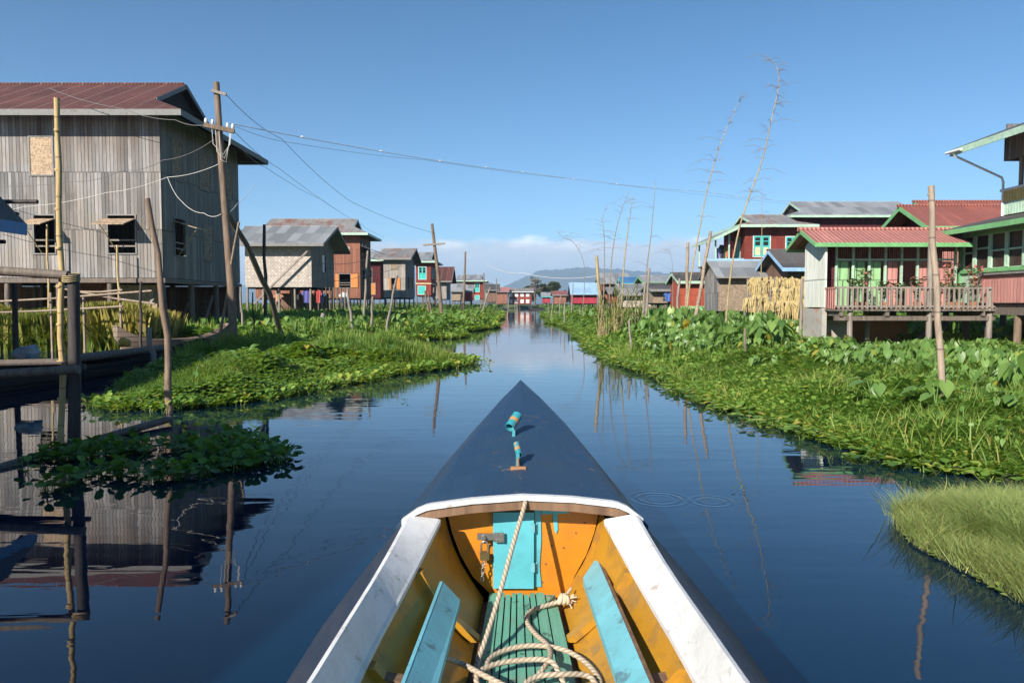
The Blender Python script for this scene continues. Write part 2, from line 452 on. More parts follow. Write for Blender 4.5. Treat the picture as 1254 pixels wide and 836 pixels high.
tag(mb.build('water', M['water']), 'still dark blue canal water mirroring sky and houses', 'water', kind='structure')

# ------------------------------------------------------------------ hills and the air in front of them
t = NT('wooded_hillside'); n = t.noise(t.pos(), .01, 6, .6)
t.col(t.ramp(n, [(.3, (.025, .04, .035)), (.7, (.05, .065, .05))])); t.rough(.95); t.spec(.1)
M['hill'] = t.m
def ridge(Y, x0, x1, prof, depth, seed, n=120):
    rr = random.Random(seed); ph = [rr.uniform(0, 6.28) for _ in range(8)]
    rows = []
    for j in range(9):
        k = j / 8; row = []
        for i in range(n + 1):
            u = i / n; x = x0 + (x1 - x0) * u
            hgt = np.interp(u, [q[0] for q in prof], [q[1] for q in prof])
            wob = sum(math.sin(u * (9 + 17 * q) + ph[q]) / (1 + q) for q in range(8))
            z = (hgt + wob * 8) * math.sin(min(1, k * 1.25) * PI / 2) - 12 + 10 * math.sin(i * 1.7 + j * 2.3) * k
            z = max(z, -.5 - .1 * (j == 0))
            row.append((x, Y + depth * k + 120 * math.sin(u * 31 + j) * (1 - k), z))
        rows.append(row)
    rows = rows
    return rows
mb = MB()
mb.loft(ridge(6200, -5200, -100, [(0, 200), (.3, 230), (.55, 200), (.8, 210), (.93, 190), (1, 150)], 1500, 1))
mb.loft(ridge(4700, -300, 2300, [(0, 10), (.1, 150), (.2, 270), (.4, 295), (.55, 265), (.7, 205), (.85, 170), (1, 140)], 1400, 2))
mb.loft(ridge(6000, 1100, 6500, [(0, 230), (.2, 270), (.5, 250), (1, 220)], 1500, 3))
tag(mb.build('hills', M['hill']), 'long blue hills far beyond the canal', 'hills', kind='structure')

t = NT('pale_air'); t.n.remove(t.b)
pv = t.n.new('ShaderNodeVolumePrincipled'); pv.inputs['Color'].default_value = (.52, .74, 1, 1)
pv.inputs['Density'].default_value = .0002; pv.inputs['Anisotropy'].default_value = 0.0
t.link(pv.outputs[0], t.out.inputs['Volume'])
mb = MB(); mb.box(-9600, 9600, -750, 9400, -1.6, 372)
tag(mb.build('haze', t.m), 'thin pale haze in the air over the water', 'haze', kind='stuff')
# ------------------------------------------------------------------ stilt houses
class Face:
    """a wall plane: point = o + u*a + z*k + n*b"""
    def __init__(s, o, u, n): s.o, s.u, s.n = Vector(o), Vector(u), Vector(n)
    def p(s, a, k, b=0.0): 
        q = s.o + s.u * a + s.n * b
        return (q.x, q.y, k)
    def box(s, mb, a0, a1, k0, k1, b0, b1):
        return mb.hexa([s.p(a0, k0, b0), s.p(a1, k0, b0), s.p(a1, k0, b1), s.p(a0, k0, b1),
                        s.p(a0, k1, b0), s.p(a1, k1, b0), s.p(a1, k1, b1), s.p(a0, k1, b1)])

def wall_sheet(mb, F, a0, a1, k0, k1, holes, t=.07):
    xs = sorted({a0, a1, *[h[0] for h in holes], *[h[1] for h in holes]})
    zs = sorted({k0, k1, *[h[2] for h in holes], *[h[3] for h in holes]})
    xs = [x for x in xs if a0 <= x <= a1]; zs = [z for z in zs if k0 <= z <= k1]
    for i in range(len(xs) - 1):
        for j in range(len(zs) - 1):
            cx, cz = (xs[i] + xs[i + 1]) / 2, (zs[j] + zs[j + 1]) / 2
            if any(h[0] < cx < h[1] and h[2] < cz < h[3] for h in holes): continue
            for b in (0, -t):
                mb.add([F.p(xs[i], zs[j], b), F.p(xs[i + 1], zs[j], b), F.p(xs[i + 1], zs[j + 1], b), F.p(xs[i], zs[j + 1], b)], [(0, 1, 2, 3)])
    for h in holes:
        c = [(h[0], h[2]), (h[1], h[2]), (h[1], h[3]), (h[0], h[3])]
        for q in range(4):
            (a, k), (a2, k2) = c[q], c[(q + 1) % 4]
            mb.add([F.p(a, k, 0), F.p(a2, k2, 0), F.p(a2, k2, -t), F.p(a, k, -t)], [(0, 1, 2, 3)])

def do_window(root, F, w):
    a0, a1, k0, k1, st = w[:5]
    fm = M[w[5]] if len(w) > 5 and w[5] else M['grey_trim']
    fw = .055
    mb = MB()
    F.box(mb, a0 - fw, a0, k0 - fw, k1 + fw, -.03, .035); F.box(mb, a1, a1 + fw, k0 - fw, k1 + fw, -.03, .035)
    F.box(mb, a0, a1, k1, k1 + fw, -.03, .033); F.box(mb, a0, a1, k0 - fw, k0, -.03, .045)
    win = mb.build('window', fm, root)
    wdt, hgt = a1 - a0, k1 - k0
    if st in ('open', 'awning', 'shutter'):
        mb = MB()
        for f in (.17, .33): F.box(mb, a0, a1, k0 + hgt * f, k0 + hgt * f + .06, -.05, -.01)
        mb.build('rail', M['post_pale'], win)
    if st == 'awning':
        L_ = hgt * .62
        top = k1 - .12
        mb = MB()
        pts = [F.p(a0 - .12, top, .03), F.p(a1 + .02, top, .03), F.p(a1 + .02, top - .30, L_ + .03), F.p(a0 - .12, top - .30, L_ + .03)]
        mb.slab(pts, .035)
        mb.build('flap', M['mat_tan'], win)
        mb = MB(); mb.tube([F.p(a0 + wdt * .35, k0 + .02, .02), F.p(a0 + wdt * .12, top - .31, L_ - .05)], .02, 6)
        mb.build('prop_stick', M['bamboo'], win)
    if st == 'mat':
        mb = MB(); F.box(mb, a0, a1, k0, k1, -.05, .012); mb.build('mat_panel', M[w[6]] if len(w) > 6 else M['mat_brown'], win)
    if st == 'shutter':
        for s0, s1 in ((a1 + fw, a1 + fw + wdt * .62), (a0 - fw - wdt * .3, a0 - fw)):
            mb = MB(); F.box(mb, s0, s1, k0, k1, .02, .07)
            mb.build('shutter', M[w[6]] if len(w) > 6 else M['orange_shutter'], win)
    if st == 'casement':   # two leaves: glazed above, solid panel below, in a painted frame
        pm = M[w[6]] if len(w) > 6 else M['cream']
        mid = (a0 + a1) / 2
        for s0, s1 in ((a0 + .004, mid - .004), (mid + .004, a1 - .004)):
            mb = MB(); q = wdt * .09; kk = k0 + hgt * .46
            F.box(mb, s0, s0 + q, k0, k1, -.04, .02); F.box(mb, s1 - q, s1, k0, k1, -.04, .02)
            for z0, z1 in ((k0, k0 + q), (kk, kk + q), (k1 - q, k1)): F.box(mb, s0 + q, s1 - q, z0, z1, -.04, .018)
            F.box(mb, s0 + q, s1 - q, (kk + k1) / 2, (kk + k1) / 2 + q * .5, -.03, .012)
            mb.build('sash', M['teal'] if not (len(w) > 7) else M[w[7]], win)
            mb = MB(); F.box(mb, s0 + q, s1 - q, kk + q, k1 - q, -.05, -.02); mb.build('pane', M['dark_pane'], win)
            mb = MB(); F.box(mb, s0 + q, s1 - q, k0 + q, kk, -.05, -.012); mb.build('panel', pm, win)
    if st == 'panel':
        mb = MB(); F.box(mb, a0, a1, k0, k1, -.05, .014); mb.build('shutter', M[w[6]], win)
    if st == 'pane':
        mb = MB(); F.box(mb, a0, a1, k0, k1, -.06, -.02); mb.build('pane', M['dark_pane'], win)
    return win

def roof_part(root, x0, x1, y0, y1, ze, rise, kind, mat, trim, gab=1.6, over_v=.0, fasc=.2, name='roof'):
    """x0..y1 are the eave lines; ridge along x unless kind ends in _y.  returns (roof object, height function)"""
    sw = kind.endswith('_y')
    if sw: x0, x1, y0, y1 = y0, y1, x0, x1
    m = (lambda u, v, z: (v, u, z)) if sw else (lambda u, v, z: (u, v, z))
    vm = (y0 + y1) / 2; hv = (y1 - y0) / 2; sl = rise / hv
    zr = ze + rise
    zf = lambda v: zr - abs(v - vm) * sl
    mb = MB(); th = .05; fb = MB(); gb = None
    k = kind.split('_')[0]
    if k == 'gable':
        for v in (y0, y1):
            mb.slab([m(x0, v, ze), m(x1, v, ze), m(x1, vm, zr), m(x0, vm, zr)], th)
        for u, d in ((x0, -1), (x1, 1)):
            for v in (y0, y1):
                e = .028 * d
                fb.hexa([m(u, v, ze - .05 - fasc), m(u + e, v, ze - .05 - fasc), m(u + e, vm, zr - .05 - fasc), m(u, vm, zr - .05 - fasc),
                         m(u, v, ze - .02), m(u + e, v, ze - .02), m(u + e, vm, zr - .02), m(u, vm, zr - .02)])
    elif k in ('dutch', 'dutchr'):
        L_ = k == 'dutch'
        ua, ub = (x0 + gab if L_ else x0), x1 - gab
        g = min(gab, hv * .8); zk = ze + g * sl
        for v, vk in ((y0, y0 + g), (y1, y1 - g)):
            poly = [m(x0, v, ze), m(x1, v, ze), m(ub, vk, zk), m(ub + .22, vk, zk), m(ub + .22, vm, zr), m(ua - (.22 if L_ else 0), vm, zr)]
            if L_: poly += [m(ua - .22, vk, zk), m(ua, vk, zk)]
            mb.slab(poly, th)
        ends = [(x1, ub, 1)] + ([(x0, ua, -1)] if L_ else [])
        gbs = []
        for ue, ui, d in ends:
            gb = MB(); gbs.append(gb)
            mb.slab([m(ue, y0, ze), m(ue, y1, ze), m(ui, y1 - g, zk), m(ui, y0 + g, zk)], th)
            gb.extr([m(ui - .1 * d, y0 + g, zk - .06), m(ui - .1 * d, y1 - g, zk - .06), m(ui - .1 * d, vm, zr - .08)], Vector(m(-.05 * d, 0, 0)))
            for v, vk in ((y0, y0 + g), (y1, y1 - g)):
                e = .028 * d; u = ui + .22 * d
                fb.hexa([m(u, vk, zk - .22), m(u + e, vk, zk - .22), m(u + e, vm, zr - .22), m(u, vm, zr - .22),
                         m(u, vk, zk - .02), m(u + e, vk, zk - .02), m(u + e, vm, zr - .02), m(u, vm, zr - .02)])
            fb.hexa([m(ue, y0 - .03, ze - .05 - fasc), m(ue + .03 * d, y0 - .03, ze - .05 - fasc), m(ue + .03 * d, y1 + .03, ze - .05 - fasc), m(ue, y1 + .03, ze - .05 - fasc),
                     m(ue, y0 - .03, ze - .015), m(ue + .03 * d, y0 - .03, ze - .015), m(ue + .03 * d, y1 + .03, ze - .015), m(ue, y1 + .03, ze - .015)])
    for v, d in ((y0, -1), (y1, 1)):
        e = .03 * d
        fb.hexa([m(x0, v, ze - .05 - fasc), m(x1, v, ze - .05 - fasc), m(x1, v + e, ze - .05 - fasc), m(x0, v + e, ze - .05 - fasc),
                 m(x0, v, ze - .015), m(x1, v, ze - .015), m(x1, v + e, ze - .015), m(x0, v + e, ze - .015)])
    # ridge cap
    mb.tube([m((x0 + (gab if k == 'dutch' else 0)) - .1, vm, zr + .0), m((x1 - (gab if k[:5] == 'dutch' else 0)) + .1, vm, zr + .0)], .07, 6, True, False)
    ro = mb.build(name, mat, root)
    fb.build('fascia', trim, ro)
    if gb:
        for q in gbs: q.build('gable_board', M['dark_in'], ro)
    return ro, zf

def house(name, label, x0, x1, y0, y1, zf, ze, rise, kind, wall, roofm, trim, over=(.9, .9), gab=1.6, wins=(), posts=(4, 3),
          wall_side=None, group=None, cat='house', base=-.45, fasc=.2, postm='post', pr=.09, roof2=None, clad=True, band=None):
    """over = (over eaves front/back, over the sides); wins = [(face, a0, a1, k0, k1, style, frame, extra)]"""
    root = empty(name, ((x0 + x1) / 2, (y0 + y1) / 2, 0), label, cat, group)
    sw = kind.endswith('_y')
    oy, ox = (over[0], over[1]) if not sw else (over[1], over[0])
    sl = rise / (((y1 - y0) / 2 + oy) if not sw else ((x1 - x0) / 2 + ox))
    zt = ze + sl * over[0] - .075
    faces = {'f': Face((x0, y0, 0), (1, 0, 0), (0, -1, 0)), 'r': Face((x1, y0, 0), (0, 1, 0), (1, 0, 0)),
             'l': Face((x0, y0, 0), (0, 1, 0), (-1, 0, 0)), 'b': Face((x0, y1, 0), (1, 0, 0), (0, 1, 0))}
    lens = {'f': x1 - x0, 'b': x1 - x0, 'r': y1 - y0, 'l': y1 - y0}
    parts = [('wall', wall, 'fblr')] if wall_side is None else [('wall', wall, 'f'), ('wall', wall, 'b'), ('wall', wall_side, 'l'), ('wall', wall_side, 'r')]
    for nm, mm, fs in parts:
        mb = MB()
        for fk in fs:
            e0, e1 = (0, lens[fk]) if fk in 'fb' else (.072, lens[fk] - .072)
            hs = [w[1:5] for w in wins if w[0] == fk and w[5] not in ()]
            wall_sheet(mb, faces[fk], e0, e1, zf, zt, hs)
        if kind.startswith('gable'):
            for fk in ('lr' if not sw else 'fb'):
                if fk not in fs: continue
                F = faces[fk]; ln = lens[fk]
                for b in (0, -.07):
                    mb.add([F.p(0, zt, b), F.p(ln, zt, b), F.p(ln / 2, zt + sl * ln / 2, b)], [(0, 1, 2)])
        mb.build(nm, mm, root)
    mb = MB(); mb.box(x0 + .08, x1 - .08, y0 + .08, y1 - .08, zf + .01, zf + .08)
    for q in range(5): mb.box(x0 + .1, x1 - .1, y0 + .2 + (y1 - y0 - .5) * q / 4, y0 + .3 + (y1 - y0 - .5) * q / 4, zf - .14, zf + .005)
    mb.build('floor', M['dark_in'], root)
    if band:
        mb = MB()
        for fk in 'fr': faces[fk].box(mb, -.02 if fk == 'f' else .03, lens[fk] + .02, band[0], band[0] + .14, .004, .05)
        mb.build('trim_band', M[band[1]], root)
    for w in wins: do_window(root, faces[w[0]], w[1:])
    if posts:
        proto = None
        nx, ny = posts
        for i in range(nx):
            for j in range(ny):
                px = x0 + .12 + (x1 - x0 - .24) * i / max(1, nx - 1); py = y0 + .12 + (y1 - y0 - .24) * j / max(1, ny - 1)
                mb = MB(); lx, ly = random.uniform(-.06, .06), random.uniform(-.06, .06)
                mb.tube([(px + lx, py + ly, base), (px, py, zf - .15)], [pr * 1.1, pr * .95], 8)
                mb.build('post', M[postm], root)
    ro, f = roof_part(root, x0 - ox, x1 + ox, y0 - oy, y1 + oy, ze, rise, kind, roofm, trim, gab, fasc=fasc)
    return root

def far_house(label, px0, px1, pyt, pyf, pyr, Y, ln, kind, wall, roofm, trim='grey_trim', wins=(), over=(.7, .6), posts=(3, 2), side=None, gab=1.3, name='stilt_house', zf=None, cat='house', postm='post', band=None, fasc=.18):
    """place by its front wall as measured: left, right, eave, floor, ridge"""
    x0, x1 = XY(px0, Y), XY(px1, Y)
    ze = ZY(pyt, Y); zfl = zf if zf is not None else ZY(pyf, Y)
    sw = kind.endswith('_y')
    zr = ZY(pyr, Y + (0 if sw else ln / 2))
    return house(name, label, x0, x1, Y, Y + ln, zfl, ze, max(.3, zr - ze), kind, M[wall], M[roofm], M[trim], over, gab, wins, posts, M[side] if side else None, None, cat, postm=postm, band=band, fasc=fasc)

# ---- left bank -----------------------------------------------------------
x0 = -27.0
W = []
for px0, px1 in ((45, 70), (135, 168), (-62, -30), (-160, -128)):
    W.append(('f', XY(px0, 30) - x0, XY(px1, 30) - x0, ZY(310, 30), ZY(264, 30), 'awning'))
W.append(('f', XY(43, 30) - x0, XY(70, 30) - x0, ZY(214, 30), ZY(168, 30), 'mat', 'grey_trim', 'mat_tan'))
W.append(('f', XY(-70, 30) - x0, XY(-43, 30) - x0, ZY(214, 30), ZY(168, 30), 'mat', 'grey_trim', 'mat_tan'))
for a, b in ((1.0, 2.0), (3.7, 4.9), (6.4, 7.6)): W.append(('r', a, b, 6.85, 8.45, 'mat', 'grey_trim', 'mat_brown'))
W.append(('r', 1.1, 2.1, 3.65, 5.2, 'awning'))
W.append(('r', 4.0, 5.0, 3.65, 5.2, 'mat', 'grey_trim', 'mat_brown')); W.append(('r', 6.9, 7.7, 3.65, 5.0, 'mat', 'grey_trim', 'mat_brown'))
L1 = house('stilt_house', 'tall grey weathered plank house on stilts with rusty red roof and propped window mats', x0, -14.2, 30, 38.5, 2.66, 9.2, 2.45, 'dutchr_x',
           M['grey_plank'], M['roof_rust'], M['grey_trim'], (.88, 1.25), 2.2, W, (7, 4), M['grey_plank2'], postm='post', pr=.13, fasc=.2)
mb = MB(); mb.box(-16.6, -15.0, 31.2, 31.26, .75, 2.4); mb.build('board_panel', M['mat_tan'], L1)
mb = MB(); mb.box(-18.6, -16.9, 31.4, 31.46, 1.45, 2.5); mb.build('board_panel', M['rust_plank'], L1)
mb = MB(); mb.box(-26.5, -14.6, 38.3, 38.36, .5, 2.5); mb.build('back_boards', M['brown_plank'], L1)
mb = MB(); mb.box(-22.2, -21.0, 31.5, 31.56, 1.5, 2.5); mb.build('board_panel', M['rust_plank'], L1)
mb = MB()
for q in range(6): mb.box(-15.5, -14.4, 34.0 + .24 * q, 34.26 + .24 * q, .2 + .3 * q, .26 + .3 * q)
mb.beam((-14.42, 33.9, .1), (-14.42, 35.5, 2.0), .05, .2); mb.beam((-15.5, 33.9, .1), (-15.5, 35.5, 2.0), .05, .2)
mb.build('stairs', M['post'], L1)
mb = MB(); mb.beam((-15.6, 30.2, .35), (-14.9, 31.2, 2.3), .22, .07); mb.build('brace_board', M['post_pale'], L1)
mb = MB(); mb.box(-27, -14.1, 29.96, 30.06, 2.46, 2.64); mb.box(-14.26, -14.12, 30.1, 38.5, 2.46, 2.64); mb.build('floor_beam', M['post'], L1)

L2 = far_house('small stilt house with woven mat walls and plain grey metal gable roof', 301, 382, 299, 351.5, 277.5, 57, 7.2, 'gable_x', 'mat', 'roof_grey', 'grey_trim',
               [('r', 3.2, 4.3, 4.2, 5.6, 'pane')], (1.0, 1.2), (5, 3), 'grey_plank2', name='stilt_house', postm='post_pale')
mb = MB(); mb.box(-20.4, -15.8, 63.4, 63.46, .3, 2.5); mb.build('back_boards', M['brown_plank'], L2)
mb = MB(); mb.beam(PY(311, 372, 56.5), PY(377, 307, 56.5), .12, .12); mb.build('brace_pole', M['post_pale'], L2)
mb = MB()
for q in range(3): mb.beam((-19.8 + .2 * q, 56.3, .65 + .02 * q), (-13.4, 56.0 + .25 * q, .7), .2, .05)
for q in range(9): mb.tube([(-15.3 + .3 * q, 58.2, .5), (-15.3 + .3 * q, 58.2, 2.9)], .06, 6)
mb.build('landing', M['post'], L2)

W = [('f', XY(416, 72) - XY(313, 72), XY(429.5, 72) - XY(313, 72), ZY(352, 72), ZY(335.5, 72), 'shutter'),
     ('f', XY(424, 72) - XY(313, 72), XY(428, 72) - XY(313, 72), ZY(310, 72), ZY(303, 72), 'pane', 'white_trim'),
     ('r', 1.0, 1.8, 6.4, 7.6, 'pane'), ('r', 2.8, 3.6, 6.4, 7.6, 'pane'), ('r', 1.2, 2.2, 3.4, 5.0, 'open')]
L3 = far_house('two storey faded reddish plank house with orange shutters behind the mat walled house', 313, 441.5, 286, 365, 268.5, 72, 5.4, 'dutch_x', 'rust_plank', 'roof_mix', 'pale_green_trim', W, (1.0, .95), (5, 3), 'brown_plank', 1.9)
mb = MB(); mb.slab([(-14.7, 71.6, 7.3), (-14.7, 77.9, 7.3), (-13.4, 77.9, 6.8), (-13.4, 71.6, 6.8)], .06)
mb.build('side_canopy', M['roof_dark'], L3)
mb = MB()
for q in range(10): mb.tube([(-16.6 + .33 * q, 71.2, .3), (-16.6 + .33 * q, 71.2, 2.1)], .06, 6)
mb.build('fence_rail', M['post_pale'], L3)

L4 = far_house('narrow dark red house squeezed beside the reddish two storey house', 448, 466, 318, 365, 308, 93, 5, 'dutch_x', 'maroon_plank', 'roof_grey', 'pale_green_trim', [('f', .4, .8, 4.2, 6.0, 'open'), ('f', .7, 1.2, 2.8, 4.2, 'panel', 'grey_trim', 'orange_shutter')], (.8, .8), (2, 2), None, .9)
W = [('f', .9, 1.7, 5.6, 6.8, 'mat'), ('f', .9, 1.5, 3.3, 4.6, 'shutter'), ('r', 2, 3.0, 3.5, 4.8, 'open'), ('r', 5.2, 6.2, 3.5, 4.8, 'shutter'), ('r', 2, 3.0, 5.4, 6.4, 'mat')]
L5 = far_house('pale grey plank stilt house with rusted gable roof beside the canal', 470, 496.5, 316, 364.5, 304.5, 86, 8.4, 'gable_x', 'pale_plank', 'roof_mix', 'grey_trim', W, (.7, .8), (3, 3), 'grey_plank')
W = [('f', .4, 1.5, 5.2, 7.0, 'casement', 'white_trim', 'teal'), ('f', .3, 1.4, 3.0, 4.2, 'panel', 'white_trim', 'teal'), ('r', 1.0, 2.2, 5.4, 6.9, 'casement', 'white_trim', 'teal'), ('r', 3.4, 4.6, 5.4, 6.9, 'casement', 'white_trim', 'teal')]
L6 = far_house('dark red house with bright turquoise windows beyond the pale grey plank house', 509.5, 528, 320, 362, 309, 108, 7, 'dutch_x', 'red_plank', 'roof_grey', 'pale_green_trim', W, (.8, 1.0), (3, 2), None, 1.2, band=(4.5, 'cream'))
L7 = far_house('grey house with rust red gable roof beyond the turquoise windowed house', 533.5, 547, 344, 366, 327, 125, 8, 'gable_x', 'grey_plank', 'roof_rust', 'grey_trim', [('r', 2, 3, 2.6, 4, 'open')], (.9, 1.0), (2, 2))
L8 = far_house('small grey roofed shed on the left bank before a red house', 553, 565, 356, 368, 347, 145, 5, 'gable_x', 'mat_brown', 'roof_grey', 'grey_trim', (), (.6, .5), (2, 2), name='bank_shed', cat='shed')
L9 = far_house('little pink walled shed with grey roof on the left bank', 568, 577, 357, 368, 349, 150, 5, 'gable_x', 'hot_pink', 'roof_grey', 'grey_trim', (), (.6, .5), (2, 2), name='bank_shed', cat='shed')
W = [('f', 4.5, 5.5, 4.3, 6.2, 'casement', 'white_trim', 'teal'), ('f', 1.4, 2.4, 4.3, 6.2, 'casement', 'white_trim', 'teal'), ('f', 4.5, 5.5, 2.6, 3.5, 'panel', 'white_trim', 'teal')]
L10 = far_house('wide red house with grey roof standing behind the little pink shed', 557, 592, 343.5, 366, 336.5, 165, 9, 'dutch_x', 'red_plank', 'roof_grey', 'pale_green_trim', W, (.9, .9), (3, 2), None, 1.5)
L11 = far_house('low dark plank house at the far end of the left row', 596, 608, 355, 370, 348, 195, 9, 'gable_x', 'brown_plank', 'roof_dark', 'grey_trim', (), (.8, .8), (2, 2))
L12 = far_house('grey plank house half hidden at the end of the left row', 588, 599, 351, 368, 346, 208, 8, 'gable_x', 'grey_plank', 'roof_grey', 'grey_trim', (), (.8, .8), (2, 2))
L13 = far_house('faded pink roofed house just left of the far red house', 607, 621, 357, 372, 352, 246, 8, 'gable_x', 'rust_plank', 'roof_pink', 'grey_trim', (), (.8, .8), (2, 2))
W = []
for i in range(4):
    for z0 in (1.9, 4.1): W.append(('f', .5 + 1.9 * i, 1.5 + 1.9 * i, z0, z0 + 1.15, 'panel', 'white_trim', 'white_trim'))
L14 = far_house('red two storey house with white windows closing the far end of the canal', 622, 651, 357, 372.3, 353, 250, 9, 'gable_x', 'red_plank', 'roof_mix', 'white_trim', W, (.9, .7), (3, 2), zf=1.5)

# the house out of frame on the left whose roof edge shows at the border and shades the reeds and canoe
S1 = house('stilt_house', 'house at the left border with a blue edged roof overhanging the platform', -18.2, -10.4, 2.0, 14.0, 1.7, 3.2, 5.0, 'gable_y', M['brown_plank'], M['roof_dark'], M['blue_trim'], (.8, .6), 1.6, (), (3, 4))
mb = MB()
for pa, pb, py in ((-40, 46, 247), (-40, 22, 262), (-40, 6, 296)): mb.tube([PY(pa, py, 14.75), PY(pb, py, 14.75)], .045, 6)
mb.beam(PY(-4, 262, 14.5), PY(14, 281, 14.5), .08, .08)
mb.build('eave_poles', M['post_dark'], S1)
S2 = house('stilt_house', 'brown plank house beside the boat beyond the left edge shading the water', -13.0, -7.1, -6.0, 1.3, 1.4, 5.1, 1.5, 'gable_x', M['brown_plank'], M['roof_grey'], M['grey_trim'], (.7, .5), 1.6, (), (3, 3))

# ---- right bank ----------------------------------------------------------
R1 = far_house('pinkish red hut far down the right bank', 665, 674, 363, 371, 358, 225, 6, 'gable_x', 'hot_pink', 'roof_grey', 'teal', (), (.6, .6), (2, 2), name='bank_hut', cat='hut')
R2 = far_house('red roofed house left of the pale blue roofed hut', 679, 693, 361, 372, 356.5, 200, 8, 'gable_x', 'rust_plank', 'roof_red', 'grey_trim', (), (.6, .6), (2, 2))
R3 = far_house('crimson hut under a pale blue sheet roof', 702, 731, 359, 371.5, 346.5, 110, 5, 'gable_x', 'hot_pink', 'roof_blue', 'paleblue_trim', (), (.6, .45), (3, 2), name='bank_hut', cat='hut')
R4 = far_house('long low house with pale grey roof behind the reed clump', 739, 768, 346, 371, 335, 112, 6, 'gable_x', 'rust_plank', 'roof_grey', 'grey_trim', (), (.8, .6), (3, 2), name='stilt_house')
R4b = far_house('small house with a strong blue front roof behind the reed clump', 765, 781, 346.5, 371, 339.5, 103, 5, 'gable_x', 'brown_plank', 'roof_bluestrong', 'teal', (), (.5, .5), (2, 2))
R5 = far_house('open sided shed with grey metal roof among the reeds', 763, 797, 359.5, 376, 348, 76, 4.2, 'gable_x', 'mat', 'roof_grey', 'grey_trim', (), (.7, .5), (3, 2), name='bank_shed', cat='shed')
R6 = far_house('brown plank house with a bright green eave line', 791, 818, 345.5, 372, 338, 84, 5, 'gable_x', 'grey_plank', 'roof_grey', 'green_trim', [('f', 1, 1.6, 2.2, 3.2, 'open')], (.8, .5), (3, 2))
R6b = far_house('deep red hut behind the grey roofed open shed', 748, 760, 358, 371, 352, 95, 4, 'gable_x', 'red_plank', 'roof_grey', 'grey_trim', (), (.5, .4), (2, 2), name='bank_hut', cat='hut')
R7 = far_house('brown mat walled hut with a cluttered landing', 800, 831, 354, 371, 347, 68, 4, 'gable_x', 'mat_brown', 'roof_dark', 'grey_trim', [('f', .9, 1.6, 1.9, 2.7, 'open')], (.7, .4), (3, 2), name='bank_hut', cat='hut')
mb = MB()
for q in range(26):
    xx = R7.location.x - 1.6 + random.uniform(0, 3.6); mb.beam((xx, 66.8 + random.uniform(-.3, .3), 1.0 + random.uniform(-.15, .15)), (xx + random.uniform(-.8, .8), 67.2, 1.3 + random.uniform(-.2, .2)), .08, .06)
for q in range(6): mb.tube([(R7.location.x - 1.7 + .7 * q, 67, -.4), (R7.location.x - 1.7 + .7 * q, 67, 1.2)], .06, 6)
mb.build('landing', M['post'], R7)
R8 = far_house('orange red plank shed with pale green trim at top and bottom', 833, 864.5, 344, 378, 334, 60, 3.6, 'gable_x', 'orange_plank', 'roof_dark', 'pale_green_trim', (), (.5, .35), (3, 2), name='bank_shed', cat='shed')
mb = MB(); mb.box(13.72, 15.86, 59.93, 59.99, 1.16, 1.42); mb.build('trim_band', M['green_trim'], R8)
R9 = far_house('old mat walled hut with patched grey roof and pale blue ridge', 880, 946, 338.5, 381, 318.5, 48, 3.6, 'gable_x', 'mat_brown', 'roof_grey', 'grey_trim', [('f', 2.05, 3.3, 2.2, 3.05, 'open')], (.55, .3), (4, 2), 'grey_plank', name='bank_hut', cat='hut', fasc=.08)
mb = MB(); mb.slab([(13.1, 49.65, 4.47), (17.6, 49.65, 4.47), (17.6, 50.0, 4.36), (13.1, 50.0, 4.36)], .05)
mb.tube([(13.1, 49.75, 4.53), (17.5, 49.75, 4.53)], .07, 6); mb.build('ridge_cap', M['paleblue_trim'], R9)
W = [('f', XY(921.5, 60) - XY(911, 60), XY(941.5, 60) - XY(911, 60), ZY(314, 60), ZY(289, 60), 'casement', 'white_trim', 'cream', 'teal'),
     ('f', XY(961, 60) - XY(911, 60), XY(978, 60) - XY(911, 60), ZY(314, 60), ZY(290, 60), 'casement', 'white_trim', 'cream', 'teal'),
     ('l', 1.2, 2.4, 5.3, 7.1, 'casement', 'pale_green_trim', 'teal', 'teal')]
R10 = far_house('dark red upper storey house with turquoise windows and a green veranda', 911, 984, 276, 372, 263.5, 60, 6, 'dutch_x', 'red_plank', 'roof_mix', 'pale_green_trim', W, (.9, .75), (4, 2), gab=1.5, band=None)
vx0, vx1 = XY(875, 60), XY(911, 60) - .06
mb = MB(); mb.box(vx0, vx1, 60, 65.5, 4.75, 4.87); mb.build('veranda_floor', M['post'], R10)
for q in range(3):
    yy = 60.1 + 2.6 * q; mb = MB(); mb.box(vx0, vx0 + .12, yy, yy + .12, 4.87, 6.85); mb.build('veranda_post', M['pale_green_trim'], R10)
for xx in (vx0 + 1.1,):
    mb = MB(); mb.box(xx, xx + .12, 60.1, 60.22, 4.87, 7.2); mb.build('veranda_post', M['pale_green_trim'], R10)
mb = MB(); mb.slab([(vx0 - .3, 59.2, 6.85), (vx0 - .3, 66.5, 6.85), (vx0 + 1.6, 66.5, 7.75), (vx0 + 1.6, 59.2, 7.75)], .08); ro = mb.build('veranda_roof', M['roof_grey'], R10)
mb = MB(); mb.beam((vx0 - .3, 59.17, 6.78), (vx0 + 1.6, 59.17, 7.68), .05, .2); mb.beam((vx0 - .33, 59.2, 6.75), (vx0 - .33, 66.5, 6.75), .05, .2); mb.build('fascia', M['pale_green_trim'], ro)
mb = MB(); mb.beam((vx0, 60.02, 5.25), (vx1, 60.02, 5.25), .06, .08); mb.beam((vx0, 60.02, 5.02), (vx1, 60.02, 5.02), .05, .05)
for q in range(9): mb.box(vx0 + .28 * q, vx0 + .28 * q + .05, 59.99, 60.04, 4.87, 5.22)
mb.build('railing', M['paleblue_trim'], R10)
